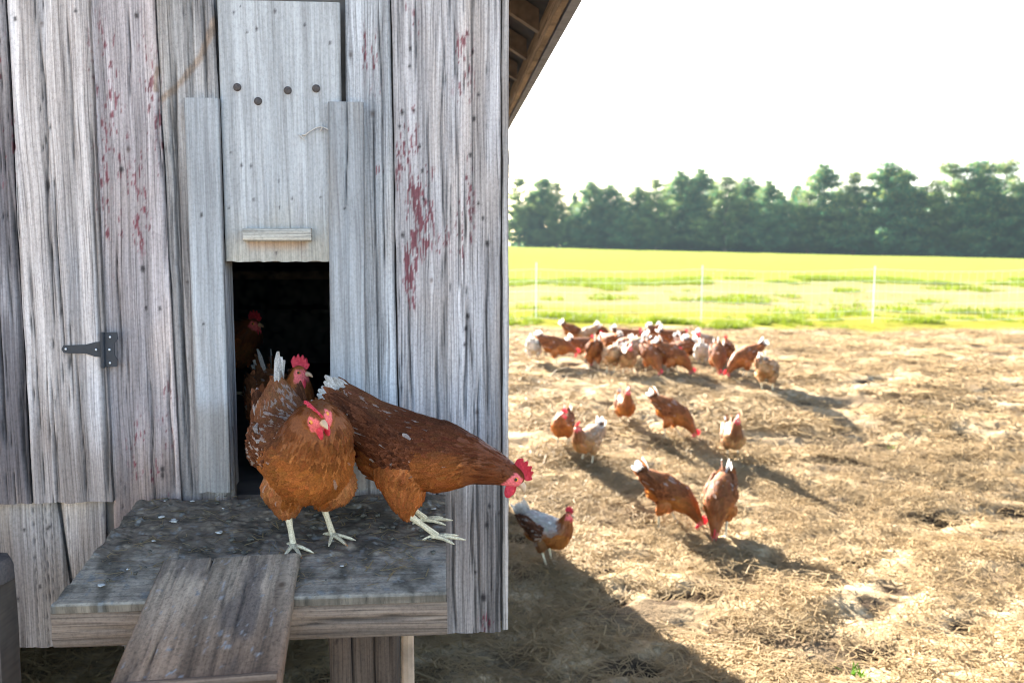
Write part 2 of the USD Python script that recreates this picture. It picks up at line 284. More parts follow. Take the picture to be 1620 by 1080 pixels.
SCAR2 = [(249, 108), (247, 122), (247, 143)]
def near_line(A, B, pts, off):
    q = np.array([W(p[0], p[1], off) for p in pts]); best = np.full(A.shape, 9.)
    for (x0, z0), (x1, z1) in zip(q[:-1], q[1:]):
        dx, dz = x1 - x0, z1 - z0; t = np.clip(((A - x0) * dx + (B - z0) * dz) / (dx * dx + dz * dz), 0, 1)
        best = np.minimum(best, np.hypot(A - x0 - t * dx, B - z0 - t * dz))
    return best
def wall_tint(base, stain=.0, lower=None, off=.0, red=True, holes=HOLES_W):
    base = np.asarray(base, float)
    def fn(A, B, n2, seed):
        q = np.stack([A, B, A * 0 + seed], -1)
        big = meshkit.fbm(q * [7, 1.4, 1], 4, seed + 40)
        c = base * (1 + (n2 * 1.5)[..., None]) * (.70 + .60 * big)[..., None]
        warm = sstep(.5, .75, meshkit.fbm(q * [10, 2.4, 1], 3, seed + 41))[..., None]
        c = c * (1 - warm * .5) + c * np.array([1.10, .97, .84]) * warm * .5
        if lower is not None:                            # damp dark foot of the board
            k = sstep(lower + .18, lower - .06, B + (meshkit.fbm(q * [20, 3, 1], 3, seed + 43) - .5) * .3)[..., None]
            c = c * (1 - k) + c * np.array([.62, .57, .53]) * k
        if stain:
            k = sstep(.52, .7, meshkit.fbm(q * [9, 1.1, 1], 4, seed + 42))[..., None] * stain
            c = c * (1 - k) + np.array([.07, .06, .065]) * k
        if red:
            flake = meshkit.fbm(q * [260, 45, 1], 3, seed + 44) * .62 + meshkit.fbm(q * [60, 12, 1], 3, seed + 46) * .38
            m = np.zeros_like(A)
            for x0, y0, x1, y1, w in RED:
                (xa, za), (xb, zb) = W(x0, y1, off), W(x1, y0, off)
                cx, cz, hx, hz = (xa + xb) / 2, (za + zb) / 2, (xb - xa) / 2, (zb - za) / 2
                m = np.maximum(m, w * np.exp(-(np.abs((A - cx) / hx) ** 3) * .9 - np.abs((B - cz) / hz) ** 4 * .9))
            k = sstep(.66, .74, flake + .15 * np.minimum(m, 1.5))[..., None] * sstep(.05, .3, m)[..., None] * .85
            faded = (.35 * sstep(.45, .65, flake) * np.minimum(m, 1))[..., None]
            c = c * (1 - faded) + np.array([.36, .25, .27]) * faded
            c = c * (1 - k) + np.array([.135, .020, .030]) * k
        if red:
            for line, wd in ((SCAR, .0095), (SCAR2, .006)):
                d = near_line(A, B, line, off) + (meshkit.fbm(q * [60, 60, 1], 3, 5) - .5) * .010
                k = np.exp(-(d / wd) ** 4)[..., None] * .85
                chip = np.array([.23, .165, .12]) * (.45 + 1.1 * meshkit.fbm(q * [140, 90, 1], 3, 6))[..., None]
                c = c * (1 - k) + chip * k
        if holes:
            k = spots(A, B, holes, off, .0042)[..., None]; c = c * (1 - k * .92) + np.array([.02, .015, .015]) * k * .92
        return c
    return fn
def edge_px(pa, pb, off=0.0):
    return lin(W(*pa, off), W(*pb, off))
zb_main = float(W(803, 998)[1]); zb_left = float(W(40, 1027)[1])
def cracks_px(lst, off=0.0):
    out = []
    for (x0, y0, x1, y1, wd) in lst:
        (xa, za), (xb, zb) = W(x0, y0, off), W(x1, y1, off); out.append(((xa + xb) / 2, min(za, zb), max(za, zb), wd))
    return out
TOPFN = lambda A: roof_z(A) - .012
def wall_board(name, pl, pr, z0, off, seed, tint, thick=.022, parent=None, cr=(), z1=None, wood='weathered_wood', **k):
    al, ar = edge_px(*pl, -off) if not callable(pl) else pl, edge_px(*pr, -off) if not callable(pr) else pr
    z1 = z1 if z1 is not None else 2.72
    parent = parent or coop
    d = board(al, ar, z0, z1, off, thick, seed, tint, cracks=cr, btop=TOPFN, **(dict(da=.0034, db=.006) | k))
    return place_board(name, parent, d, FRONT, wood=wood)
# upper wall, from the frame's top edge to the roof, is the same boards carried on (out of view)
E3 = ((245, 0), (287, 800)); E4 = ((338, 0), (372, 800)); E5a = ((545, 0), (556, 800)); E6 = ((618, 0), (633, 800)); E7 = ((793, 0), (794, 990)); E8 = ((806, 0), (804, 990))
def shift(e, dx): return tuple((x + dx, y) for x, y in e)
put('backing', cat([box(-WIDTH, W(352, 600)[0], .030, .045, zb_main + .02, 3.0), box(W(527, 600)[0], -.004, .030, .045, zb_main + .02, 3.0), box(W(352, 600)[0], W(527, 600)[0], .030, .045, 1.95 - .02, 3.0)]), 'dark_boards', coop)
wall_board('wall_board', shift(E3, -108), shift(E3, -1.0), zb_left, .0, 11, wall_tint(GREY * [1.06, .98, .99], .25, 1.28), cr=cracks_px([(262, 560, 285, 780, .003), (200, 20, 205, 150, .002), (185, 380, 190, 560, .002), (250, 150, 262, 420, .0025), (230, 600, 250, 800, .002)]))
wall_board('wall_board', shift(E3, 1.5), E4, zb_left + .02, -.004, 12, wall_tint(GREY * [.88, .86, .84], .35, 1.25), cr=cracks_px([(272, 150, 290, 700, .003), (281, 100, 296, 780, .0035), (300, 0, 305, 120, .002), (320, 20, 326, 150, .002)]))
wall_board('wall_board', E5a, shift(E6, -1.2), zb_main + .01, -.002, 13, wall_tint(GREY * [.95, 1.0, 1.05], .08, 1.2), crack=.6, cr=cracks_px([(590, 160, 598, 620, .002), (600, 30, 605, 420, .002)]))
wall_board('wall_board', shift(E6, 1.2), shift(E7, -1.3), zb_main, .004, 14, wall_tint(GREY * [1.05, 1.03, 1.05], .16, 1.25, off=-.004), crack=1.25, rough=1.2,
           cr=cracks_px([(690, 560, 696, 998, .003), (735, 480, 740, 660, .004), (716, 790, 722, 998, .0035), (770, 380, 776, 650, .0025), (655, 0, 660, 120, .002), (672, 180, 680, 330, .003), (758, 600, 760, 998, .003), (742, 780, 746, 900, .0025), (700, 60, 704, 360, .002), (645, 480, 650, 640, .0025)], -.004))
wall_board('corner_board', shift(E7, 1.3), E8, zb_main + .004, .002, 15, wall_tint(GREY * [1.0, .96, .92], .2, red=False), crack=1.3)
# short boards below the door on the left
LBT = float(W(100, 799)[1]) + .03
def low_tint(s): return wall_tint(GREY * [.86, .82, .78], .3, 1.05, red=False, holes=[(35, 840), (72, 838), (75, 835), (60, 930), (25, 950)])
wall_board('lower_board', ((-105, 800), (-102, 1000)), ((90, 800), (108, 910)), zb_left, -.012, 16, low_tint(1), z1=LBT, wob=.002)
wall_board('lower_board', ((96, 800), (113, 910)), ((166, 800), (172, 1000)), zb_left + .015, -.014, 17, low_tint(2), z1=LBT, wob=.002)
wall_board('lower_board', ((-330, 800), (-330, 1000)), ((-108, 800), (-105, 1000)), zb_left, -.012, 18, low_tint(3), z1=LBT, da=.02, db=.03)
# boards left of the frame
for k in range(3):
    x1 = -1.93 - .26 * k
    wall_board('wall_board', (lambda v: (lambda b: v + 0 * np.asarray(b)))(max(x1 - .25, -WIDTH)), (lambda v: (lambda b: v + 0 * np.asarray(b)))(x1), zb_left, .0, 30 + k, wall_tint(GREY, .2, red=False, holes=None), da=.03, db=.05)
# the big hinged door (its right part is in view)
door = UsdGeom.Xform.Define(stage, path_of(coop) + '/coop_door').GetPrim()
DO = .020; dz0 = float(W(90, 796, -DO)[1])
E1 = ((8, 0), (50, 793)); E2 = ((141, 0), (178, 793))
dt = lambda g, seed: wall_tint(GREY * g, .22, 1.42, off=-DO)
wall_board('door_board', ((-168, 0), (-120, 793)), shift(E1, -1.3), dz0, DO - .003, 21, wall_tint(GREY * [.84, .82, .86], .75, 1.5, off=-DO), parent=door, cr=cracks_px([(-30, 0, 10, 700, .004), (20, 300, 40, 780, .003)], -DO), crack=1.3)
wall_board('door_board', shift(E1, 1.3), shift(E2, -1), dz0 + .002, DO, 22, dt([1.02, 1.01, 1.04], 0), parent=door, crack=1.4,
           cr=cracks_px([(148, 200, 165, 780, .0035), (90, 300, 100, 560, .002), (65, 60, 75, 330, .002), (110, 40, 115, 260, .002), (120, 560, 135, 780, .002), (80, 600, 92, 793, .0025)], -DO))
wall_board('door_board', ((-420, 0), (-380, 793)), ((-171, 0), (-123, 793)), dz0, DO, 23, dt([.95, .95, .95], 0), parent=door, da=.02, db=.03)
# strap hinge
hinge = UsdGeom.Xform.Define(stage, path_of(door) + '/strap_hinge').GetPrim()
def in_px(px, py, off): x, z = W(px, py, off); return np.array([x, off, z])
def flat_shape(poly_px, off, t):
    from shapely.geometry import Polygon
    pts = [W(a, b, off) for a, b in poly_px]
    m = trimesh.creation.extrude_polygon(Polygon(pts).buffer(.0015), t)
    v = m.vertices.copy(); m.vertices = np.stack([v[:, 0], off + t - v[:, 2], v[:, 1]], -1); m.invert(); m.fix_normals(); return m
HO = -DO - .006
strap = flat_shape([(98, 552), (101, 547), (108, 547), (135, 546), (150, 542), (161, 541), (161, 564), (150, 563), (135, 558), (108, 558), (101, 557)], HO, .004)
leaf = flat_shape([(161, 527), (184, 526), (185, 536), (180, 542), (180, 562), (184, 568), (184, 579), (162, 580)], HO - .001, .004)
a, b = in_px(162, 527, HO - .004), in_px(163, 580, HO - .004)
pin = tube([a + [0, 0, .003], b - [0, 0, .003]], [.0052, .0052], 10)
hm = put('iron_plate', cat([strap, leaf, pin]), 'black_iron', coop if False else hinge)
for (px, py) in ((104, 552), (152, 553), (174, 533), (173, 553), (174, 574), (150, 552)):
    c0 = in_px(px, py, HO - .002); s = trimesh.creation.icosphere(1, .0032); s.apply_scale([1, .5, 1]); s.apply_translation(c0)
    if (px, py) != (150, 552): put('screw', s, 'bright_screw', hinge)
# sliding hen door, held by two guide boards
PO = .016
pop = UsdGeom.Xform.Define(stage, path_of(coop) + '/sliding_hen_door').GetPrim()
PALE = np.array([.335, .337, .338])
bolts = [(375, 138), (408, 160), (455, 143), (500, 140)]
pz0, pz1 = float(W(440, 414, -PO)[1]), float(W(440, 2, -PO)[1])
def pop_tint(A, B, n2, seed):
    q = np.stack([A, B, A * 0 + seed], -1)
    c = PALE * (1 + n2 * .7)[..., None] * (.86 + .28 * meshkit.fbm(q * [5, 3, 1], 4, 3))[..., None]
    warm = sstep(pz0 + .19, pz0, B + (meshkit.fbm(q * [18, 6, 1], 3, 8) - .5) * .12)[..., None]
    c = c * (1 - warm) + c * np.array([1.0, .92, .78]) * warm
    for x0, x1, y in ((385, 492, 383),):                 # rust run under the handle
        xa, za = W(x0, y, -PO); xb, _ = W(x1, y, -PO)
        k = (sstep(xa, xa + .02, A) * (1 - sstep(xb - .02, xb, A)) * sstep(za - .035, za, B) * (1 - sstep(za, za + .004, B)))[..., None] * .6
        c = c * (1 - k) + np.array([.30, .15, .06]) * k
    for (bx, by) in bolts:
        x, z = W(bx, by, -PO); r = np.hypot(A - x, (B - z + .004) * .8)
        k = (np.exp(-(r / .013) ** 2) * .35)[..., None]; c = c * (1 - k) + np.array([.2, .16, .14]) * k
    k = spots(A, B, [(370, 20, .9), (435, 18, 1.2), (406, 46, 1.1), (391, 51, .8), (482, 40, .9), (522, 68, .9), (382, 262, 1.1), (397, 263), (365, 242, .7), (441, 286, .7), (401, 316, .8), (462, 314, .8), (507, 312, .7), (362, 329, .8), (442, 328, .8), (437, 400, .9), (380, 10, .6)], -PO, .0036)[..., None]
    c = c * (1 - k * .85) + np.array([.04, .03, .035]) * k * .85
    return c
place_board('door_panel', pop, board(edge_px((343, 0), (357, 413), -PO), edge_px((537, 0), (543, 413), -PO), pz0, pz1, PO, .014, 41, pop_tint, da=.0034, db=.005, crack=.25, rough=.45, wob=.0012), FRONT, wood='planed_wood')
for i, (bx, by) in enumerate(bolts):
    x, z = W(bx, by, -PO - .003); s = trimesh.creation.icosphere(2, .0105); s.apply_scale([1, .45, 1]); s.apply_translation([x, -PO - .001, z]); put('bolt', s, 'rusty_bolt', pop, smooth=True)
ho = PO + .022
(hx0, hz1), (hx1, hz0) = W(384, 361, -ho), W(492, 381, -ho)
cst = lambda v: (lambda b: v + 0 * np.asarray(b))
HFR = ((0, 0, 0), (0, 0, 1), (1, 0, 0), (0, -1, 0))     # grain along x
def simple_tint(base, amt=1.0):
    base = np.asarray(base, float)
    def fn(A, B, n2, seed):
        q = np.stack([A, B, A * 0 + seed], -1)
        return base * (1 + n2 * amt)[..., None] * (.8 + .4 * meshkit.fbm(q * [9, 3, 1], 4, seed))[..., None]
    return fn
place_board('handle', pop, board(cst(hz0), cst(hz1), hx0, hx1, ho, .021, 42, simple_tint([.33, .31, .27], 1.6), da=.003, db=.006, crack=.6, wob=.0015), HFR)
GO = PO + .019
def guide_tint(A, B, n2, seed):
    c = wall_tint([.298, .303, .310], .0, None, off=-GO, red=False, holes=[(319, 340), (322, 512, .7), (545, 330, .7)])(A, B, n2, seed)
    q = np.stack([A, B, A * 0 + seed], -1)
    k = sstep(1.55, 1.48, B + (meshkit.fbm(q * [30, 8, 1], 3, 4) - .5) * .06)[..., None]
    return c * (1 - k) + c * np.array([.78, .72, .66]) * k
zt1, zt2 = float(W(318, 155, -GO)[1]), float(W(548, 161, -GO)[1])
zg = float(W(340, 779, -GO)[1])
wall_board('guide_board', ((290, 155), (314, 780)), ((345, 155), (364, 780)), zg, GO, 43, guide_tint, thick=.019, z1=zt1, crack=.3, rough=.5, wob=.001, wood='planed_wood')
wall_board('guide_board', ((519, 161), (523, 780)), ((574, 161), (579, 780)), zg, GO, 44, guide_tint, thick=.019, z1=zt2, crack=.3, rough=.5, wob=.001, wood='planed_wood', cr=cracks_px([(546, 161, 548, 330, .0018)], -GO))
# spacers behind the guides, the jamb seen inside the opening
xl, xr = float(W(359, 600)[0]), float(W(523, 600)[0]); ztop_open = pz0
SIDE = ((xl + .006, 0, 0), (0, 1, 0), (0, 0, 1), (1, 0, 0))
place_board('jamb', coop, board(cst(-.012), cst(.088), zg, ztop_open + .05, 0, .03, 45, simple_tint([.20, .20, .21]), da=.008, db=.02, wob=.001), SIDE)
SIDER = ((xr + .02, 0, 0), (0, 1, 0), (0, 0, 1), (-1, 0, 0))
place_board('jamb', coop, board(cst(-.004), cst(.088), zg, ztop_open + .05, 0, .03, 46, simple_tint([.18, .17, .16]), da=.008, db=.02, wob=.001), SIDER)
tw = put('twine_loop', tube([in_px(a, b, -PO - c) for a, b, c in ((475, 217, .003), (478, 214, .005), (484, 213, .006), (490, 208, .009), (499, 203, .010), (508, 200, .012), (515, 203, .012), (520, 205, .012))], .0019, 6), 'twine', coop)
put('twine_end', tube([in_px(473, 213, -PO - .003), in_px(478, 217, -PO - .006), in_px(482, 221, -PO - .004)], .0018, 5), 'twine', coop)
put('twine_end', tube([in_px(508, 197, -PO - .008), in_px(510, 201, -PO - .016), in_px(507, 207, -PO - .008)], .0022, 5), 'twine', coop)
# the other walls, floor, inside, roof and legs
FLOOR = 1.95 - .69 - .012
def planks_wall(name, along, at, a0, a1, z0, ztop_fn, out, step=.25):
    a = a0; k = 0; rs = random.Random(hash(name) % 1000 if False else len(name) * 17 + int(at * 100))
    while a < a1 - .01:
        b = min(a + step * rs.uniform(.85, 1.15), a1); th = .022 + rs.uniform(-.002, .002)
        zt = ztop_fn((a + b) / 2)
        if along == 'y': m = box(at - (th if out > 0 else 0), at + (0 if out > 0 else th), a + .002, b - .002, z0 + rs.uniform(0, .02), zt)
        else: m = box(a + .002, b - .002, at, at + th, z0 + rs.uniform(0, .02), zt)
        put(name, m, 'grey_plank', coop); a = b
plain_noise('grey_plank', (.22, .21, .22), (.40, .39, .41), 18, space='object')
planks_wall('side_board', 'y', -.003, .05, DEPTH, zb_main, lambda a: roof_z(0.) - .02, 1)
planks_wall('side_board', 'y', -WIDTH, .05, DEPTH, -.05, lambda a: roof_z(-WIDTH) - .02, -1)
planks_wall('back_board', 'x', DEPTH, -WIDTH, 0, -.05, lambda a: roof_z(a) - .09, 1)
put('floor', box(-WIDTH + .03, -.03, .05, DEPTH - .01, FLOOR - .03, FLOOR), 'dark_boards', coop)
put('floor_joist', cat([box(-WIDTH + .03, -.03, y, y + .05, FLOOR - .17, FLOOR - .032) for y in np.linspace(.06, DEPTH - .1, 7)]), 'dark_boards', coop)
put('ceiling', box(-WIDTH + .03, -.03, .05, DEPTH - .01, 2.62, 2.64), 'dark_boards', coop)
for z in (.55, .95):
    put('roost', tube([(-WIDTH + .05, 1.6 + z, FLOOR + z), (-.04, 1.6 + z, FLOOR + z)], .022, 8), 'raw_timber', coop)
put('nest_box', cat([box(-1.9, -.05, 2.9, 2.92, FLOOR, FLOOR + 1.1), *[box(x, x + .02, 2.5, 2.9, FLOOR + .35, FLOOR + 1.1) for x in np.arange(-1.9, 0, .36)], box(-1.9, -.05, 2.5, 2.9, FLOOR + .33, FLOOR + .349)]), 'dark_boards', coop)
# roof: two slopes of sheet on rafters, fascia of two boards along the right eave
def slope(x0, x1, z0, z1, y0, y1, t):
    v = np.array([[x, y, z + dz] for dz in (0, t) for (x, z) in ((x0, z0), (x1, z1)) for y in (y0, y1)])
    return trimesh.convex.convex_hull(v)
rz = EAVE_Z + .105
for sgn in (1, -1):
    x_e = EAVE_X if sgn > 0 else 2 * RIDGE_X - EAVE_X
    put('roof_slope', slope(x_e, RIDGE_X, rz, rz + (EAVE_X - RIDGE_X) * ROOF_TAN, -.22, DEPTH + .25, .03), 'roof_sheet' if sgn < 0 else 'dark_boards', coop)
    for y in np.arange(.25, DEPTH, .55):
        put('rafter', slope(x_e - sgn * .075, RIDGE_X, rz - .095 + .075 * ROOF_TAN, rz - .095 + (EAVE_X - RIDGE_X) * ROOF_TAN, y, y + .045, .09), 'raw_timber', coop)
EFR = lambda x: ((x, 0, 0), (0, 0, 1), (0, 1, 0), (-1, 0, 0))
place_board('fascia_board', coop, board(cst(EAVE_Z + .003), cst(EAVE_Z + .115), -.22, DEPTH + .25, 0, .028, 51, simple_tint([.25, .24, .255]), da=.012, db=.03, wob=.0004), EFR(EAVE_X - .037))
plain_noise('eave_grey', (.11, .11, .125), (.20, .20, .22), 16, space='object')
put('fascia_board', box(EAVE_X - .036, EAVE_X, -.22, DEPTH + .25, EAVE_Z, EAVE_Z + .13), 'eave_grey', coop)
place_board('inner_fascia', coop, board(cst(EAVE_Z + .004), cst(EAVE_Z + .10), -.20, DEPTH + .2, 0, .028, 52, simple_tint([.42, .29, .18], 1.2), da=.01, db=.02, wob=.002), EFR(EAVE_X - .068 - .003))
for x, y in ((-.45, .35), (-2.5, .2), (-2.5, 4.2), (-.15, 4.2)):
    put('leg', box(x - .07, x + .07, y - .07, y + .07, -.1, zb_main + .03), 'dark_boards', coop)

# ------------------------------------------------------------------ platform, ramp, posts
PF = -.58
xf0, zf0 = W(83, 954, PF); xf1, zf1 = W(706, 936, PF); xb0, zbk = W(232, 785, -.03); xb1, zbk1 = W(702, 783, -.03)
zfm, zbm = (zf0 + zf1) / 2, (zbk + zbk1) / 2
print('platform', xf0, xf1, xb0, xb1, zf0, zf1, zbk, zbk1, 'wall bottoms', zb_main, zb_left, 'eave', EAVE_Z, 'sill', zg)
pl_loc = to_world((xf0 + xf1) / 2, PF / 2, 0)
plat = thing('landing_platform', 'dirty grey landing platform with brown front board below the hen door', 'platform', pl_loc, math.degrees(TH))
ox = (xf0 + xf1) / 2; oy = PF / 2
def deck_z(y): return zfm + (zbm - zfm) * (y - PF) / (-.03 - PF)       # y in the coop's frame
def deck_tint(A, B, n2, seed):
    q = np.stack([A, B, A * 0], -1)
    d = meshkit.fbm(q * [9, 14, 1], 5, 61); d2 = meshkit.fbm(q * [30, 40, 1], 4, 62)
    yy = (A + PF / 2) if False else A
    clean = sstep(-.02, -.16, A + (d - .5) * .30)                        # A runs inwards: the front of the deck is barer
    c = np.array([.150, .116, .084]) * (1 - clean[..., None]) + np.array([.27, .222, .168]) * clean[..., None]
    c = c * (.55 + .9 * d2)[..., None]
    k = sstep(.47, .74, meshkit.fbm(q * [16, 22, 1], 5, 65))[..., None] * .75; c = c * (1 - k) + np.array([.055, .046, .032]) * k
    k = sstep(.67, .74, meshkit.fbm(q * [55, 70, 1], 4, 66))[..., None]; c = c * (1 - k) + np.array([.24, .225, .20]) * k * .8
    return c
# the deck lies in (a = inwards, b = along the wall); n = up
sl = (zbm - zfm) / (-.03 - PF); A_ = np.array([0, 1, sl]); N_ = unit([0, -sl, 1])
deck_fr = ((0, 0, deck_z(oy)), A_, (1, 0, 0), N_)
dk = board(cst(PF - oy - .006), cst(-.0365 - oy), xf0 - ox, xf1 - ox, 0, .02, 61, deck_tint, da=.005, db=.005, crack=.2, rough=.8, wob=.002)
vv = dk[0]; up = vv[:, 2] > -.012
vv[up, 2] += ((meshkit.fbm(vv[up] * [22, 22, 0], 4, 63) - .45) * .020 * sstep(-.22, -.02, vv[up, 0]) + (meshkit.fbm(vv[up] * [75, 75, 0], 3, 64) - .5) * .007 * sstep(-.26, -.1, vv[up, 0]))
place_board('deck', plat, dk, deck_fr, wood='dirty_wood')
fb_top = -.021
def brown(base):
    base = np.asarray(base, float)
    def fn(A, B, n2, seed):
        q = np.stack([A, B, A * 0 + seed], -1)
        c = base * (1 + n2 * 1.2)[..., None] * (.72 + .56 * meshkit.fbm(q * [25, 5, 1], 4, seed))[..., None]
        k = sstep(.5, .7, meshkit.fbm(q * [14, 3, 1], 4, seed + 1))[..., None] * .5
        return c * (1 - k) + c * np.array([.62, .6, .62]) * k
    return fn
zft = deck_z(PF)
place_board('front_board', plat, board(cst(zft - .098), cst(zft - .0225), xf0 - ox - .004, xf1 - ox + .002, -(PF - oy), .036, 62, brown([.175, .128, .095]), da=.004, db=.008, rough=1.5, crack=1.2, wob=.001), HFR)
for x in (xf0 - ox + .02, xf1 - ox - .018):
    m = trimesh.convex.convex_hull(np.array([[x + dx, y - oy, deck_z(y) - .0225 + dz] for dx in (-.018, .018) for y in (PF + .038, -.04) for dz in (0, -.08)]))
    put('side_board', m, 'raw_timber', plat)
lx, lz = W(642, 1030, PF + .10)
put('leg', tube([(lx - ox + .005, PF + .10 - oy, zft - .03), (lx - ox + .004, PF + .1 - oy, lz - .1), (lx - ox - .006, PF + .12 - oy, .35), (lx - ox - .012, PF + .13 - oy, -.05)], [.014, .015, .017, .018], 8), 'raw_timber', plat)
px_, _ = W(90, 1040, PF + .1)
put('leg', box(px_ - ox + .03, px_ - ox + .07, PF + .42 - oy, PF + .46 - oy, -.05, zft - .03), 'dark_boards', plat)
# stump-like timber under the coop
sx0, _ = W(520, 1040, -.30); sx1, _ = W(628, 1040, -.30)
tw_ = thing('timber_post', 'thick dark timber post standing under the landing platform', 'post', to_world((sx0 + sx1) / 2, -.22, 0), math.degrees(TH))
hw = (sx1 - sx0) / 2
for i in range(3):
    a0 = -hw + i * 2 * hw / 3
    place_board('timber', tw_, board(cst(a0 + .001), cst(a0 + 2 * hw / 3 - .001), -.1, zft - .11, .08 - .006 * (i % 2), .16, 71 + i, brown([.085, .06, .045]), da=.006, db=.012, crack=1.2, rough=1.6, wob=.003), FRONT)
# ramp: cleated planks from the deck down towards the viewer, on two legs
r0, r1 = W(262, 879, PF + .30), W(472, 881, PF + .30)
def deck_hit(px, py, lift=0.0):
    d = ray(px, py); o = CAM - CORNER
    o = np.array([np.dot(o, EX), np.dot(o, EY), o[2] - lift]); d = np.array([np.dot(d, EX), np.dot(d, EY), d[2]])
    # z = deck_z(y)
    k = (zbm - zfm) / (-.03 - PF); s = (zfm + k * (o[1] - PF) - o[2]) / (d[2] - k * d[1]); q = o + s * d; q[2] += lift
    return q
ra, rb = deck_hit(261, 879, .026), deck_hit(473, 881, .026)
RS = math.tan(math.radians(13.5))
def ramp_hit(px, py):
    d = ray(px, py); o = CAM - CORNER
    o = np.array([np.dot(o, EX), np.dot(o, EY), o[2]]); d = np.array([np.dot(d, EX), np.dot(d, EY), d[2]])
    y0 = (ra[1] + rb[1]) / 2; z0 = (ra[2] + rb[2]) / 2
    s = (z0 + RS * (o[1] - y0) - o[2]) / (d[2] - RS * d[1]); return o + s * d
rc, rd = ramp_hit(173, 1080), ramp_hit(443, 1080)
print('ramp', ra, rb, rc, rd)
rmid = (ra + rb) / 2; rend = (rc + rd) / 2
ramp_loc = to_world(rend[0], rend[1], 0)
ramp = thing('ramp', 'worn brown cleated plank ramp resting on the landing platform', 'ramp', ramp_loc, math.degrees(TH))
ro = np.array([rend[0], rend[1], 0.])
Bv = unit(rmid - rend); Lr = np.linalg.norm(rmid - rend)
Av = unit((rd - rc) - np.dot(rd - rc, Bv) * Bv); Nv = np.cross(Av, Bv); Nv = Nv if Nv[2] > 0 else -Nv
def rab(p): return np.array([np.dot(p - rend, Av), np.dot(p - rend, Bv)])
A0, A1, A2, A3 = rab(rc), rab(rd), rab(ra), rab(rb)
def ramp_tint(A, B, n2, seed):
    q = np.stack([A, B, A * 0 + seed], -1)
    t = sstep(.0, Lr, B)
    c = np.array([.22, .130, .078]) * (1 - t[..., None]) + np.array([.29, .22, .155]) * t[..., None]
    c = c * (1 + n2 * 1.4)[..., None] * (.62 + .75 * meshkit.fbm(q * [12, 7, 1], 5, 81))[..., None]
    k = sstep(.55, .72, meshkit.fbm(q * [16, 5, 1], 4, 82))[..., None] * .7; c = c * (1 - k) + np.array([.09, .07, .06]) * k
    k = sstep(.74, .80, meshkit.fbm(q * [110, 50, 1], 4, 83) + .10 * np.exp(-((A - .02) / .025) ** 2) * sstep(.5, .1, B))[..., None]; c = c * (1 - k) + np.array([.36, .32, .29]) * k * .8
    return c
el, er = lin(A0, A2), lin(A1, A3)
ramp_fr = (rend - ro, Av, Bv, Nv)
place_board('plank', ramp, board(el, er, -1.0, Lr, 0, .024, 81, ramp_tint, da=.004, db=.006, crack=.7, rough=1.0, wob=.001, cracks=((-.045, Lr * .80, Lr + .1, .0022), (.05, Lr * .3, Lr * .7, .0018), (-.1, -.2, Lr * .3, .002))), ramp_fr, wood='dirty_wood')
for b in (.006, -.25, -.5, -.76):
    place_board('cleat', ramp, board(cst(b - .022), cst(b), float(el(b)) + .006, float(er(b)) - .006, .011, .0125, 91, brown([.16, .10, .065]), da=.005, db=.01, wob=.001, crack=.6), (rend - ro, Bv, Av, Nv))
for fn, sg in ((el, 1), (er, -1)):
    pts = []
    for b in (Lr - .38, -.95):
        for da_ in (0, .03):
            for dn in (-.026, -.075):
                pts.append(rend - ro + Av * (float(fn(b)) + sg * da_ + sg * .004) + Bv * b + Nv * dn)
    put('side_rail', trimesh.convex.convex_hull(np.array(pts)), 'pale_timber' if False else 'grey_plank', ramp)
for fn, sg in ((el, 1), (er, -1)):
    e = rend - ro + Av * (float(fn(-.85)) + sg * .06) + Bv * -.85
    put('leg', box(e[0] - .03, e[0] + .03, e[1] - .03, e[1] + .03, -.05, e[2] - .03), 'grey_plank', ramp)
# dark post at the left edge of the picture
lp = P(4, 880, 1.75)
lpost = thing('fence_post', 'dark weathered wooden post with a capped top at the far left edge', 'post', (lp[0] - .034, lp[1], 0))
pz = lp[2]
place_board('shaft', lpost, board(cst(-.036), cst(.036), -.1, pz - .046, .036, .072, 97, brown([.10, .078, .062]), da=.005, db=.01, crack=1.4, rough=1.5, wob=.002), FRONT)
put('cap', tube([(0, 0, pz - .05), (0, 0, pz - .02), (0, 0, pz - .005), (0, 0, pz + .002)], [.050, .050, .043, .025], 9), 'rusty_bolt', lpost, smooth=40)

# ------------------------------------------------------------------ hens
def sph(p, r, n=20):
    return m3.Manifold.sphere(float(r), n).translate(tuple(map(float, p)))
def chain(pts):                                           # hulls of consecutive spheres
    out = [m3.Manifold.batch_hull([sph(p, r), sph(q_, s)]) for (p, r), (q_, s) in zip(pts[:-1], pts[1:])]
    return out
def to_tm(man):
    me = man.to_mesh(); return trimesh.Trimesh(np.array(me.vert_properties[:, :3]), np.array(me.tri_verts), process=False)
def to_man(tm): return m3.Manifold(m3.Mesh(np.asarray(tm.vertices, np.float32), np.asarray(tm.faces, np.uint32)))
BROWN = dict(neck=(.28, .090, .026), breast=(.46, .165, .040), back=(.25, .088, .032), thigh=(.46, .17, .052), rump=(.33, .13, .055), wing=(.22, .078, .029), tail=(.72, .70, .66), tail2=(.20, .08, .035), white=.10)
LIGHT = dict(BROWN, neck=(.22, .08, .03), breast=(.50, .27, .11), back=(.40, .24, .13), thigh=(.55, .33, .16), wing=(.42, .26, .15), rump=(.6, .45, .3), white=.35)
DARK = dict(BROWN, neck=(.135, .038, .012), breast=(.34, .108, .028), back=(.135, .041, .016), wing=(.125, .039, .015), thigh=(.40, .128, .034), rump=(.20, .072, .032), white=.06)
PATCHED = dict(BROWN, back=(.60, .57, .54), rump=(.55, .50, .46), wing=(.13, .055, .03), thigh=(.30, .14, .06), tail2=(.6, .57, .54), white=.3)
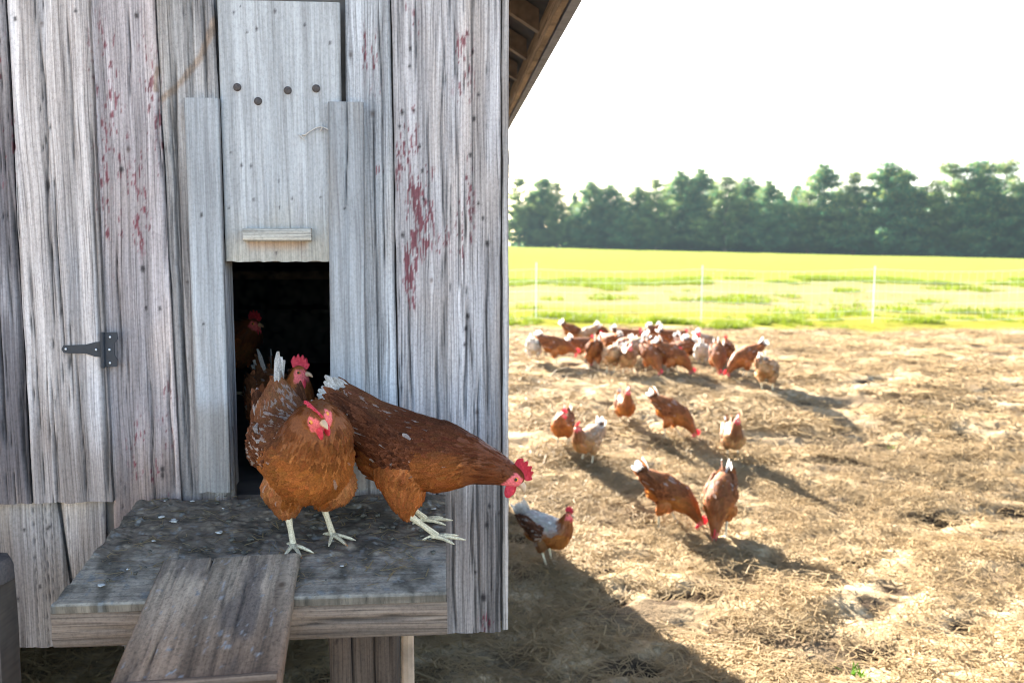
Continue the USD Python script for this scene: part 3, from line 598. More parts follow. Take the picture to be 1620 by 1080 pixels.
WHITE = dict(BROWN, neck=(.5, .36, .25), breast=(.72, .62, .50), back=(.78, .74, .68), wing=(.75, .70, .63), thigh=(.74, .66, .56), rump=(.78, .74, .7), tail2=(.75, .72, .68), white=.6)
RIND = np.array([[0, -1], [0, 0], [0, 1]])
SOFT = {}
def feathers(P0, N, D, L, Wd, lift, base, edge, rs, curl=.12):
    """One leaf-shaped, keeled feather per row. Returns a mesh and vertex colours."""
    n = len(P0); D = D - (D * N).sum(1, keepdims=True) * N; D /= np.linalg.norm(D, axis=1, keepdims=True) + 1e-9
    S = np.cross(N, D); rows = [(0, .45), (.38, 1.0), (.76, .86), (1.0, .22)]
    v, c = [], []
    for t, wd in rows:
        for k in (-1, 0, 1):
            v.append(P0 + D * (L * t)[:, None] + S * (Wd * wd * .5 * k)[:, None] + N * (lift * t ** 1.3 - curl * L * t * t + (0 if k else 1) * Wd * .16 - .0015)[:, None])
            g = (.0 if k == 0 else .55) * t + .45 * (t > .9)
            c.append(base * (1 - g) + edge * g if t > .1 else base * .75)
    v, c = np.stack(v, 1), np.stack(c, 1)
    f = []
    for r in range(3):
        for k in range(2):
            a = r * 3 + k; f += [[a, a + 4, a + 1], [a, a + 3, a + 4]]
    f = (np.array(f)[None] + 12 * np.arange(n)[:, None, None]).reshape(-1, 3)
    SOFT['n'] = np.repeat(N, 12, 0)
    return trimesh.Trimesh(v.reshape(-1, 3), f, process=False), np.clip(c.reshape(-1, 3), 0.004, .9)
def make_hen(parent, spine, legs, head_dir, tail_dir, col, nf=3000, res=.010, seed=1, fwd=None, head_up=None, comb_lean=0.0, tail_len=.12, fscale=1.0, wing_drop=.0, tail_n=8, spread=.5, tail_brown=.22, hip_r=.052, splay=.12, tail_w=.030, tail_rag=.8, toe_k=1.12):
    """spine: [(point, radius)] from the tail root to the head; legs: [(hip, hock, foot, toe heading)]. Points are in the hen's own frame."""
    rs = np.random.RandomState(seed)
    sp = [(np.asarray(p, float), float(r)) for p, r in spine]
    pts, rad = np.array([p for p, _ in sp]), np.array([r for _, r in sp])
    head, hr = pts[-1], rad[-1]
    hd = unit(head_dir)
    fwd = unit(np.asarray(pts[-4] - pts[1]) * [1, 1, 0]) if fwd is None else unit(fwd)
    lat = unit(np.cross([0, 0, 1.0], fwd))
    hu = unit((np.asarray(head_up, float) if head_up is not None else np.array([0, 0, 1.0])) - np.dot(head_up if head_up is not None else [0, 0, 1.0], hd) * hd)
    hl = np.cross(hu, hd)
    bones = chain(sp)
    thigh = []
    for hip, hock, foot, hdg in legs:
        hip, hock = np.asarray(hip, float), np.asarray(hock, float)
        bones += chain([(hip, hip_r), (hip * .45 + hock * .55, hip_r * .68), (hock, .013)]); thigh.append((hip, hock))
    bones.append(sph(pts[1] * .5 + pts[2] * .5 - np.array([0, 0, .3 * rad[2]]), rad[2] * .82))
    core = to_tm(m3.Manifold.batch_boolean(bones, m3.OpType.Add).refine_to_length(res))
    core.merge_vertices()
    trimesh.smoothing.filter_taubin(core, .5, .53, 14)
    lm = []
    for hip, hock, foot, hdg in legs:
        hock, foot = np.asarray(hock, float), np.asarray(foot, float)
        ank = foot + np.array([0, 0, .012])
        lm += chain([(hock, .0095), (hock * .5 + ank * .5, .0066), (ank, .0078)])
        for k, (da, ln) in enumerate(((-.6, .046 * toe_k), (0, .056 * toe_k), (.55, .046 * toe_k), (math.pi + .25, .026 * toe_k))):
            d = np.array([math.cos(hdg + da), math.sin(hdg + da), 0])
            lm += chain([(ank - [0, 0, .004], .0062), (foot + d * ln * .5 + [0, 0, .0075], .0046), (foot + d * ln * .92 + [0, 0, .0035], .0034), (foot + d * ln * 1.15 + [0, 0, .001], .0013)])
    legm = m3.Manifold.batch_boolean(lm, m3.OpType.Add)
    try:
        cm = to_man(core); whole = to_tm(cm + legm) if cm.status() == m3.Error.NoError else cat([core, to_tm(legm)])
    except Exception: whole = cat([core, to_tm(legm)])
    def region(q):
        """index of nearest spine segment, place along it, its tangent from head to tail; whether a thigh is nearer."""
        best, u, tan = np.full(len(q), 1e9), np.zeros(len(q)), np.zeros((len(q), 3))
        for i in range(len(pts) - 1):
            d = pts[i + 1] - pts[i]; s = np.clip(((q - pts[i]) @ d) / (d @ d), 0, 1)
            e = np.linalg.norm(q - pts[i] - s[:, None] * d, axis=1) - (rad[i] + s * (rad[i + 1] - rad[i]))
            k = e < best; best[k] = e[k]; u[k] = (i + s[k]); tan[k] = -unit(d)
        th = np.full(len(q), 1e9); tt = np.zeros((len(q), 3))
        for hip, hock in thigh:
            d = hock - hip; s = np.clip(((q - hip) @ d) / (d @ d), 0, 1); e = np.linalg.norm(q - hip - s[:, None] * d, axis=1) - (hip_r - (hip_r - .016) * s)
            k = e < th; th[k] = e[k]; tt[k] = unit(d + np.array([0, 0, -.02]) - fwd * .04)
        ist = (th < best - .001)
        tan[ist] = tt[ist]
        return u, tan, ist
    nseg = len(pts) - 1
    def colours(q, nrm):
        u, tan, ist = region(q)
        un = u / nseg; up = nrm[:, 2]
        C = {k: np.array(v) for k, v in col.items() if k not in ('white',)}
        wn = sstep(.61, .69, un)[:, None]; wr = sstep(.30, .12, un)[:, None]; wb = sstep(-.05, .5, up)[:, None]
        body = C['breast'] * (1 - wb) + C['back'] * wb
        c = body * (1 - wr) + C['rump'] * wr
        c = c * (1 - wn) + C['neck'] * wn
        c[ist] = C['thigh']
        return c, u, tan, ist
    # body skin colour
    vn = np.array(whole.vertex_normals); v = np.array(whole.vertices)
    c, u, tan, ist = colours(v, vn)
    c = c * .75
    hocks = np.array([h for _, h, _, _ in legs]); feet_z = min(f[2] for _, _, f, _ in legs)
    shank = np.zeros(len(v), bool)
    for hip, hock, foot, hdg in legs:
        hk, ft = np.asarray(hock), np.asarray(foot); d = ft - hk; s = np.clip(((v - hk) @ d) / (d @ d), 0, 1.)
        shank |= (np.linalg.norm(v - hk - s[:, None] * d, axis=1) < .012) & (s > .02)
        shank |= (np.linalg.norm(v - ft, axis=1) < .075) & (v[:, 2] < ft[2] + .02)
    c[shank] = np.array([.62, .53, .36]) * (.55 + .6 * rs.rand(shank.sum(), 1))
    rel = v - head; al, aside, au = rel @ hd, rel @ hl, rel @ hu
    face = (np.linalg.norm(rel, axis=1) < hr * 1.6) & (al > -.25 * hr) & (au < .62 * hr) & ~((np.abs(aside) < .35 * hr) & (au > .15 * hr))
    c[face] = np.array([.64, .13, .13])
    put('body', (v, np.array(whole.faces)), 'hen_skin', parent, smooth=True, tint=c)
    # plumage over the body
    fp, fi = trimesh.sample.sample_surface(core, nf, seed=seed)
    bary = trimesh.triangles.points_to_barycentric(core.triangles[fi], fp); fnrm = (np.array(core.vertex_normals)[core.faces[fi]] * bary[:, :, None]).sum(1); fnrm /= np.linalg.norm(fnrm, axis=1, keepdims=True)
    relp = fp - head; keep = ~((np.linalg.norm(relp, axis=1) < hr * 1.55) & (relp @ hd > -.35 * hr))
    for _, hock, foot, _ in legs: keep &= np.linalg.norm(fp - np.asarray(hock), axis=1) > .018
    fp, fnrm = fp[keep], fnrm[keep]
    def lay(fp, fnrm, mul=1.0, forced=None):
        c, u, tan, ist = colours(fp, fnrm)
        un = u / nseg
        D = tan + np.array([0, 0, -.25]) * (~ist)[:, None] + rs.normal(0, .09, fp.shape)
        L = np.where(un > .66, .030, .032); Wd = np.where(un > .66, .0085, .0175)
        L = np.where(un > .88, .014, L); Wd = np.where(un > .88, .0055, Wd)
        L = np.where(ist, .024, L); Wd = np.where(ist, .013, Wd)
        L, Wd = L * mul * fscale * rs.uniform(.8, 1.25, len(L)), Wd * mul * fscale * rs.uniform(.85, 1.2, len(L))
        c = c * rs.uniform(.86, 1.14, (len(c), 1)) * (.55 + .9 * meshkit.fbm(fp * 26 + seed, 3, 3))[:, None] * (1 + rs.normal(0, .04, c.shape))
        pw = col['white'] * sstep(.62, .25, un) * np.where(ist, .8, 1.0) * sstep(-.6, .5, fnrm[:, 2]) * (meshkit.noise(fp * 26 + seed) > .45) * 1.9
        w = rs.rand(len(c)) < pw
        c[w] = c[w] * .5 + np.array([.56, .49, .43]) * .5 * rs.uniform(.7, 1.1, (w.sum(), 1))
        edge = np.where(rs.rand(len(c), 1) < .5, c * 1.35 + .012, c * .76)
        return feathers(fp, fnrm, D, L, Wd, .0026 * fscale * rs.uniform(.3, 1.4, len(L)), c, edge, rs, curl=.10)
    fm, fc = lay(fp, fnrm)
    pl = put('plumage', fm, 'plumage', parent, smooth=True, tint=fc, kind='stuff')
    na = UsdGeom.Mesh(pl).GetNormalsAttr(); own = np.array(na.Get()); own = own * np.sign((own * SOFT['n']).sum(1, keepdims=True) + 1e-9)
    blend = own * .28 + SOFT['n'] * .72; na.Set(Vt.Vec3fArray.FromNumpy((blend / np.linalg.norm(blend, axis=1, keepdims=True)).astype(np.float32)))
    # wings
    for sg in (1, -1):
        side = lat * sg
        def at(i, k, upk): return pts[i] + side * rad[i] * k + np.array([0, 0, rad[i] * upk])
        nb = len(pts)
        w0, w1, w2, w3 = at(nb - 4, .66, .06), at(nb - 5, .93, .06), at(1, .95, .08 - wing_drop), at(0, .95, .1 - wing_drop)
        w0 = w0 * .8 + at(nb - 5, .8, .1) * .2
        man = chain([(w0, .028), (w1, .050), (w2, .038), (w3, .010)])
        wm = to_tm(m3.Manifold.batch_boolean(man, m3.OpType.Add).refine_to_length(res * 1.2)); wm.merge_vertices(); trimesh.smoothing.filter_taubin(wm, .5, .53, 8)
        q = np.array(wm.vertices); ctr = (w0 + w1 + w2) / 3; dd = (q - ctr) @ side; q = q - side * (dd * .55)[:, None]; wm.vertices = q
        n_w = max(60, int(nf * .16)); sp_, fi = trimesh.sample.sample_surface(wm, n_w * 2, seed=seed + sg + 5); nr = wm.face_normals[fi]
        ok = (nr @ side) > -.05; sp_, nr = sp_[ok], nr[ok]
        wd_ = unit(w3 - w0) + np.array([0, 0, -.12])
        t = np.clip(((sp_ - w0) @ unit(w3 - w0)) / np.linalg.norm(w3 - w0), 0, 1)
        order = np.argsort(-t); sp_, nr, t = sp_[order], nr[order], t[order]
        L = (.024 + .045 * t ** 1.5) * fscale ** .5 * rs.uniform(.85, 1.15, len(t)); Wd = (.015 + .007 * t) * fscale ** .5
        cc = np.array(col['wing'])[None] * rs.uniform(.6, 1.4, (len(t), 1))
        w = rs.rand(len(t)) < col['white'] * .5; cc[w] = cc[w] * .4 + np.array([.6, .55, .5]) * .5
        eg = np.where(rs.rand(len(t), 1) < .65, cc * 2.0 + .02, cc * .5)
        a, ac = feathers(sp_, nr, np.repeat(wd_[None], len(t), 0) + rs.normal(0, .07, sp_.shape), L, Wd, .004 * rs.uniform(.3, 1.3, len(t)), cc, eg, rs, .05)
        n6 = 9; tt = np.linspace(0, 1, n6)[:, None]
        base = (w1 * .45 + w2 * .55)[None] * (1 - tt) + (w2 * .7 + w3 * .3)[None] * tt + np.array([0, 0, -.016]) * (1 - tt) + side * .010
        L6 = np.full(n6, np.linalg.norm(w3 - w1) * .52); cc6 = np.repeat(np.array(col['wing'])[None], n6, 0) * rs.uniform(.7, 1.3, (n6, 1))
        b, bc = feathers(base, np.repeat(side[None], n6, 0), np.repeat(unit(w3 - w1)[None], n6, 0) + np.array([[0, 0, -.25]]) * (1 - tt), L6, np.full(n6, .018), np.full(n6, .004), cc6, cc6 * 1.7 + .02, rs, .02)
        mm = cat([wm, a, b]); tn = np.vstack([np.repeat(np.array(col['wing'])[None] * .7, len(wm.vertices), 0), ac, bc])
        put('wing', mm, 'plumage', parent, smooth=True, tint=tn)
    # tail
    td = unit(tail_dir); root = pts[0]
    tl = unit(np.cross([0, 0, 1.0], td)); tn_ = np.cross(td, tl)
    fs, cs = [], []
    for ring, (ln, wdt, cm_, n) in enumerate(((tail_len, tail_w, 'tail', tail_n), (tail_len * .62, .024, 'tail2', tail_n + 4), (tail_len * .42, .022, 'rump', tail_n + 6))):
        for sg in (1, -1):
            k = np.linspace(0, 1, n)
            D = td[None] + (tl * sg)[None] * (splay * (1 + .8 * ring) + .20 * spread * k)[:, None] - tn_[None] * (spread * (k - .25) * 1.1)[:, None] * (1 if ring < 2 else 1.4)
            N = np.repeat((tl * sg)[None], n, 0) + tn_[None] * .35 + rs.normal(0, .08, (n, 3)); N = N - (N * D).sum(1, keepdims=True) * D / (D * D).sum(1, keepdims=True); N /= np.linalg.norm(N, axis=1, keepdims=True)
            P0 = root[None] + (tl * sg)[None] * (rad[0] * ((.25 if splay > .05 else .04) + .12 * ring)) - tn_[None] * (rad[0] * .8 * (k - .35))[:, None] - td[None] * .015
            cc = np.array(col[cm_])[None] * rs.uniform(.72, 1.12, (n, 1))
            if ring == 0: w = rs.rand(n) < tail_brown; cc[w] = np.array(col['tail2'])
            m_, c_ = feathers(P0, N, D, np.full(n, ln) * rs.uniform(tail_rag, 1.06, n), np.full(n, wdt), np.full(n, .004), cc, cc * np.where(rs.rand(n, 1) < .6, .7, 1.1), rs, .04)
            fs.append(m_); cs.append(c_)
    put('tail', cat(fs), 'plumage', parent, smooth=True, tint=np.vstack(cs))
    # head: comb, wattles, beak, eyes
    from shapely.geometry import Polygon
    k = hr / .021
    prof = np.array([(-.022, -.004), (-.027, .010), (-.021, .024), (-.014, .015), (-.010, .030), (-.003, .018), (.003, .030), (.009, .016), (.014, .023), (.017, .010), (.024, .008), (.020, -.004), (0, -.010)]) * k * 1.0
    cm_ = trimesh.creation.extrude_polygon(Polygon(prof).buffer(.0015 * k).simplify(.0004), .005 * k); cm_ = trimesh.Trimesh(*trimesh.remesh.subdivide_to_size(cm_.vertices, cm_.faces, .006 * k)); cm_.merge_vertices()
    trimesh.smoothing.filter_taubin(cm_, .4, .42, 5)
    q = np.array(cm_.vertices); q[:, 2] -= .0025 * k
    leanv = hl * comb_lean
    cv = head + hd * .002 * k + hu * hr * .92 + q[:, :1] * hd + q[:, 1:2] * unit(hu + leanv) + q[:, 2:] * hl + (np.maximum(q[:, 1:2], 0) ** 2 / (.03 * k)) * leanv
    put('comb', (cv, np.array(cm_.faces)), 'comb_flesh', parent, smooth=35)
    for sg in (1, -1):
        s = trimesh.creation.icosphere(2, 1.0); q = np.array(s.vertices)
        drop = q[:, 2]; wv = q * [.0115, .0052, .0180] * k; wv[:, 0] *= 1 - .25 * np.maximum(drop, 0)
        ctr = head + hd * .014 * k - hu * (hr * .80 + .008 * k) + hl * sg * .0085 * k
        g = unit(-hu * .6 + np.array([0, 0, -1.]) * .4)
        put('wattle', (ctr + wv[:, :1] * hd + wv[:, 1:2] * hl + wv[:, 2:] * -g, np.array(s.faces)), 'comb_flesh', parent, smooth=True)
    bk = tube([head + hd * hr * .75, head + hd * (hr + .007 * k) + hu * .001, head + hd * (hr + .013 * k) - hu * .002 * k, head + hd * (hr + .017 * k) - hu * .006 * k], np.array([.0082, .0064, .0040, .001]) * k, 8)
    put('beak', bk, 'beak_horn', parent, smooth=40)
    for sg in (1, -1):
        s = trimesh.creation.icosphere(2, .0048 * k); e = head + hl * sg * hr * .90 + hd * hr * .28 + hu * hr * .22
        out = np.array(s.vertices) @ (hl * sg) / (.0048 * k)
        put('eye', (np.array(s.vertices) + e, np.array(s.faces)), 'hen_eye', parent, smooth=True, tint=np.where((out > .72)[:, None], [.008, .006, .005], [.62, .24, .04]))

# the hen facing the viewer on the deck
def dl(px, py): q = deck_hit(px, py); return to_world(*q)
f1, f2 = dl(464, 867), dl(526, 850)
O1 = (f1 + f2) / 2
h1 = thing('hen', 'brown hen with white tail facing the viewer on the platform', 'hen', O1)
Lc = lambda px, py, Yd: P(px, py, Yd) - O1
Dh = O1[1]
make_hen(h1, [(Lc(440, 618, Dh + .17), .030), (Lc(444, 655, Dh + .13), .062), (Lc(458, 705, Dh + .06), .094), (Lc(490, 728, Dh - .02), .104), (Lc(503, 690, Dh - .055), .080), (Lc(503, 664, Dh - .075), .048), (Lc(503, 661, Dh - .136), .0225)],
         [(Lc(452, 770, Dh + .01), Lc(455, 812, Dh + .012), f1 - O1, math.radians(-62)), (Lc(525, 765, Dh + .02), Lc(510, 796, Dh + .035), f2 - O1, math.radians(-52))],
         head_dir=(.64, -.66, -.38), tail_dir=(-.06, .42, .9), wing_drop=1.25, col=dict(BROWN, white=.24, neck=(.21, .066, .019), breast=(.40, .134, .032), thigh=(.42, .16, .055), wing=(.135, .047, .019), back=(.18, .066, .028), tail2=(.42, .36, .31), tail=(.8, .78, .74)), nf=5200, res=.008, seed=7, fwd=(.36, -.93, 0), head_up=(-.34, -.18, 1), comb_lean=-.30, tail_w=.036, tail_rag=.55, tail_len=.112, fscale=.92, tail_n=10, spread=.34, tail_brown=.0, hip_r=.058, splay=-.01, toe_k=1.22)
# the hen stepping off to the right
g1 = dl(690, 853); g2 = dl(672, 826)
O2 = g1.copy()
h2 = thing('hen', 'dark red brown hen leaning off the right end of the platform', 'hen', O2)
Lc2 = lambda px, py, Yd: P(px, py, Yd) - O2
D2 = O2[1] + .05
make_hen(h2, [(Lc2(556, 634, D2 + .05), .036), (Lc2(590, 676, D2 + .04), .070), (Lc2(640, 713, D2 + .02), .100), (Lc2(700, 722, D2), .086), (Lc2(742, 727, D2 - .01), .060), (Lc2(782, 740, D2 - .015), .041), (Lc2(815, 754, D2 - .02), .0245)],
         [(Lc2(632, 742, D2 - .022), Lc2(646, 814, D2 - .04), g1 - O2, math.radians(-4)), (Lc2(640, 745, D2 + .04), Lc2(650, 802, D2 + .045), g2 - O2, math.radians(12))],
         head_dir=(.62, -.22, -.75), tail_dir=(-.74, .06, .60), col=dict(DARK), nf=5200, res=.008, seed=11, fwd=(1, -.03, 0), head_up=(.75, -.16, .62), comb_lean=-.3, tail_len=.10, fscale=.95, tail_n=8, spread=.55, tail_brown=.1, hip_r=.066, splay=.06)
# hens inside the doorway
def stand_pose(hz=.335, neck_fwd=.0):
    return [((-.150, 0, .275), .034), ((-.105, 0, .250), .066), ((-.025, 0, .212), .094), ((.070, 0, .205), .086), ((.115 + neck_fwd * .3, 0, .248), .058), ((.137 + neck_fwd * .7, 0, hz - .030), .034), ((.150 + neck_fwd, 0, hz), .0225)]
LEGS = [((-.005, .048, .165), (-.02, .045, .098), (.0, .045, 0), .0), ((-.005, -.048, .165), (-.015, -.045, .098), (.02, -.045, 0), .0)]
sill = to_world(0, 0, FLOOR)[2]
def inside(label, px, py, Yd, yaw, hz, col, seed, lift=0.0, hd=(1, 0, -.12)):
    tip = P(px, py, Yd); c_, s_ = math.cos(yaw), math.sin(yaw); hx = .152
    o = np.array([tip[0] - c_ * hx, tip[1] - s_ * hx, FLOOR + lift]); hz = tip[2] - o[2]
    t = thing('hen', label, 'hen', o, math.degrees(yaw))
    make_hen(t, stand_pose(hz), LEGS, hd, (-.55, 0, .83), col, nf=1500, res=.012, seed=seed, fscale=1.35, fwd=(1, 0, 0))
    return o
inside('brown hen with red face looking right in the doorway behind the white tailed hen', 474, 590, 2.50, math.radians(-58), .36, BROWN, 21, hd=(.66, .75, -.12))
inside('dim hen with red comb deep inside the doorway at its left edge', 403, 513, 3.35, math.radians(-15), .40, DARK, 22, lift=.12)

# hens in the yard: a few kinds are built, the rest are references to them
KINDS = {}
def peck_pose():
    return [((-.140, 0, .318), .034), ((-.100, 0, .285), .066), ((-.020, 0, .235), .094), ((.070, 0, .190), .082), ((.125, 0, .145), .056), ((.165, 0, .092), .034), ((.190, 0, .050), .0225)]
def graze_pose():
    return [((-.150, 0, .288), .034), ((-.105, 0, .262), .066), ((-.025, 0, .220), .094), ((.070, 0, .200), .084), ((.130, 0, .195), .056), ((.185, 0, .170), .034), ((.222, 0, .140), .0225)]
POSE = {'stand': (stand_pose(), (1, 0, -.1), None), 'tall': (stand_pose(.385), (1, 0, -.05), None), 'peck': (peck_pose(), (.55, 0, -.83), (.83, 0, .55)), 'graze': (graze_pose(), (.75, 0, -.66), (.66, 0, .75))}
LEGW = [((.005, .048, .165), (.0, .045, .098), (.055, .045, 0), .0), ((-.015, -.045, .165), (-.055, -.045, .098), (-.06, -.045, 0), .0)]
def turn_pose(): return stand_pose(.33)[:5] + [((.130, .018, .300), .034), ((.135, .040, .332), .0225)]
def low_pose(): return [((-.150, 0, .262), .034), ((-.105, 0, .243), .066), ((-.025, 0, .212), .094), ((.070, 0, .212), .084), ((.130, 0, .238), .054), ((.180, 0, .262), .034), ((.218, 0, .275), .0225)]
POSE['turn'] = (turn_pose(), (.25, .95, -.15), None); POSE['low'] = (low_pose(), (1, 0, -.2), None)
COLS = {'brown': BROWN, 'light': LIGHT, 'dark': DARK, 'patched': PATCHED, 'white': WHITE}
def yard_hen(label, px, py, yaw, pose, colour, scale=1.0, group=None):
    q = ground_hit(px, py); q[2] = ground_z(q[0], q[1]) - .004
    key = (pose, colour)
    if key not in KINDS:
        cls = stage.CreateClassPrim(f'/World/hen_kind_{len(KINDS):03d}') if False else None
        t = thing('hen', label, 'hen', q, yaw, group); UsdGeom.Xformable(t).AddScaleOp().Set(Gf.Vec3f(scale, scale, scale))
        sp_, hd, hu = POSE[pose]
        make_hen(t, sp_, LEGW if pose in ('low', 'peck') else LEGS, hd, (-.5, 0, .86), COLS[colour], nf=1300, res=.014, seed=50 + len(KINDS), fwd=(1, 0, 0), head_up=hu, fscale=1.45, tail_len=.125, comb_lean=.2)
        KINDS[key] = t.GetPath()
    else:
        t = thing('hen', label, 'hen', q, yaw, group); UsdGeom.Xformable(t).AddScaleOp().Set(Gf.Vec3f(scale, scale, scale))
        t.GetReferences().AddInternalReference(KINDS[key]); t.SetInstanceable(True)
    return t
NEAR = [
    ('patched brown and white hen at the edge of the coop shadow, nearest in the yard', 866, 893, -35, 'stand', 'patched', 1.0),
    ('orange brown hen leftmost of the hens walking between flock and coop', 890, 708, -105, 'turn', 'brown', .95),
    ('pale cream hen with raised tail beside the orange brown hen', 929, 732, -128, 'stand', 'light', 1.0),
    ('slim orange hen walking alone just below the flock', 988, 670, -85, 'tall', 'brown', .9),
    ('brown hen pecking to the right with its own long shadow in mid yard', 1064, 694, -25, 'peck', 'brown', 1.05),
    ('upright orange hen facing the coop, alone at the right of the yard', 1159, 722, -92, 'tall', 'light', .95),
    ('large brown hen pecking beside a second hen in the middle of the yard', 1058, 830, -18, 'peck', 'brown', 1.1),
    ('brown hen pecking towards the viewer, right one of the near pair', 1138, 840, -112, 'peck', 'brown', 1.1)]
for a in NEAR: yard_hen(*a)
FLOCK = [
    ('white hen at the far left end of the flock', 845, 574, 80, 'graze', 'white', 1.0), ('brown hen in side view at the left of the flock, facing right', 880, 576, -8, 'graze', 'brown', 1.15),
    ('brown hen at the back left of the flock with head low', 908, 548, 15, 'peck', 'brown', 1.0), ('light hen behind the left side of the flock', 928, 549, 150, 'peck', 'light', .95),
    ('brown hen seen from behind in the left half of the flock', 939, 580, 95, 'peck', 'brown', 1.1), ('dark hen at the back of the flock left of centre', 966, 558, 120, 'low', 'brown', 1.0),
    ('hen with pale flanks seen from behind near the front of the flock', 966, 587, 100, 'graze', 'light', 1.05), ('pale breasted hen at the front centre of the flock', 992, 588, -85, 'stand', 'light', 1.05),
    ('brown hen half hidden in the centre of the flock', 1012, 572, 60, 'graze', 'brown', 1.0), ('dark hen at the front of the flock right of centre', 1031, 590, -70, 'peck', 'brown', 1.05),
    ('brown hen in the second row at the centre of the flock', 1042, 564, 20, 'peck', 'brown', .95), ('brown hen pecking right at the front right of the flock', 1066, 590, -20, 'peck', 'brown', 1.1),
    ('dark hen with raised red comb at the right of the flock', 1088, 571, -60, 'turn', 'dark', 1.05), ('brown hen farthest back in the centre of the flock', 1023, 549, 170, 'peck', 'brown', .95),
    ('brown hen at the back right of the centre of the flock', 1040, 547, 40, 'graze', 'brown', .95), ('brown hen at the back of the flock above the red combed hen', 1063, 555, 10, 'low', 'brown', .95),
    ('light hen with low head at the right back of the flock', 1124, 566, -15, 'peck', 'light', 1.0), ('pale hen behind the right end of the flock', 1110, 580, 75, 'graze', 'white', .95),
    ('brown hen standing behind the white rimmed pecking hen', 1150, 580, 70, 'turn', 'brown', .95), ('hen with pale rim pecking towards the viewer at the right of the flock', 1135, 592, -95, 'peck', 'brown', 1.0),
    ('brown hen pecking left with raised rump near the right end of the flock', 1178, 600, 188, 'peck', 'brown', 1.1), ('large hen seen from behind at the right end of the flock', 1213, 618, 60, 'graze', 'light', 1.2),
    ('brown hen between the side view hen and the hen seen from behind', 918, 566, 40, 'low', 'brown', 1.0), ('brown hen in the second row behind the pale breasted hen', 986, 568, 110, 'graze', 'brown', 1.0), ('small brown hen at the very back left of the flock centre', 952, 547, 60, 'peck', 'brown', .95), ('brown hen squeezed between the two dark fronted hens', 1049, 584, -40, 'low', 'brown', 1.0),
    ('brown hen in the middle row just left of the raised red comb', 1074, 573, 150, 'graze', 'brown', 1.0), ('pale hen in the middle row left of the flock centre', 1000, 577, 200, 'peck', 'light', 1.0), ('brown hen in the middle row right of the raised red comb', 1102, 572, 30, 'graze', 'brown', 1.0), ('brown hen at the back of the flock left of its middle', 990, 551, -20, 'low', 'brown', .95)]
for a in FLOCK: yard_hen(*a, group='flock of hens feeding together at the back of the yard')

# ------------------------------------------------------------------ straw, grass, litter
def blades(n, size, rs, length, width, flat, hgt):
    """n bent ribbons spread over a size x size square."""
    p = np.stack([rs.uniform(-size / 2, size / 2, n), rs.uniform(-size / 2, size / 2, n), rs.uniform(0, hgt, n)], -1)
    a = rs.uniform(0, 2 * np.pi, n); el = flat * rs.normal(0, 1, n)
    L = length * rs.uniform(.4, 1.6, n); w = width * rs.uniform(.6, 1.5, n)
    d = np.stack([np.cos(a) * np.cos(el), np.sin(a) * np.cos(el), np.sin(el)], -1)
    s = np.stack([-np.sin(a), np.cos(a), 0 * a], -1); roll = rs.uniform(-.4, .4, n)[:, None]; s = s * np.cos(roll) + np.array([0, 0, 1.]) * np.sin(roll)
    bend = (rs.normal(0, .18, n) * L)[:, None] * np.stack([-np.sin(a), np.cos(a), 0 * a + .25], -1)
    rows = [p - d * (L / 2)[:, None], p + bend, p + d * (L / 2)[:, None]]
    v = np.stack([r + sg * s * (w / 2)[:, None] for r in rows for sg in (-1, 1)], 1)
    f = np.array([[0, 1, 3], [0, 3, 2], [2, 3, 5], [2, 5, 4]])
    return trimesh.Trimesh(v.reshape(-1, 3), (f[None] + 6 * np.arange(n)[:, None, None]).reshape(-1, 3), process=False)
def tuft(n, rs, r, h, width, lean):
    a = rs.uniform(0, 2 * np.pi, n); rr = r * np.sqrt(rs.rand(n)); p = np.stack([np.cos(a) * rr, np.sin(a) * rr, 0 * a - .01], -1)
    b = rs.uniform(0, 2 * np.pi, n); ln = lean * rs.uniform(.2, 1.2, n); H = h * rs.uniform(.5, 1.2, n)
    d = np.stack([np.cos(b) * ln, np.sin(b) * ln, 1 + 0 * b], -1) * H[:, None]
    s = np.stack([-np.sin(b), np.cos(b), 0 * b], -1) * (width * rs.uniform(.6, 1.4, n) / 2)[:, None]
    mid = p + d * .55; tip = p + d * [1.25, 1.25, .92]
    v = np.stack([p - s, p + s, mid - s * .8, mid + s * .8, tip], 1)
    f = np.array([[0, 1, 3], [0, 3, 2], [2, 3, 4]])
    return trimesh.Trimesh(v.reshape(-1, 3), (f[None] + 5 * np.arange(n)[:, None, None]).reshape(-1, 3), process=False)
def slope_quats(pos, rotz, e=.12):
    x, y = pos[:, 0], pos[:, 1]
    dx, dy = (ground_z(x + e, y) - ground_z(x - e, y)) / (2 * e), (ground_z(x, y + e) - ground_z(x, y - e)) / (2 * e)
    n = np.stack([-dx, -dy, 1 + 0 * dx], -1); n /= np.linalg.norm(n, axis=1, keepdims=True)
    w1 = np.sqrt((1 + n[:, 2]) / 2); x1, y1 = -n[:, 1] / (2 * w1), n[:, 0] / (2 * w1); c_, s_ = np.cos(rotz / 2), np.sin(rotz / 2)
    return [Gf.Quath(float(a), float(b), float(c), float(d)) for a, b, c, d in zip(w1 * c_, x1 * c_ + y1 * s_, y1 * c_ - x1 * s_, w1 * s_)]
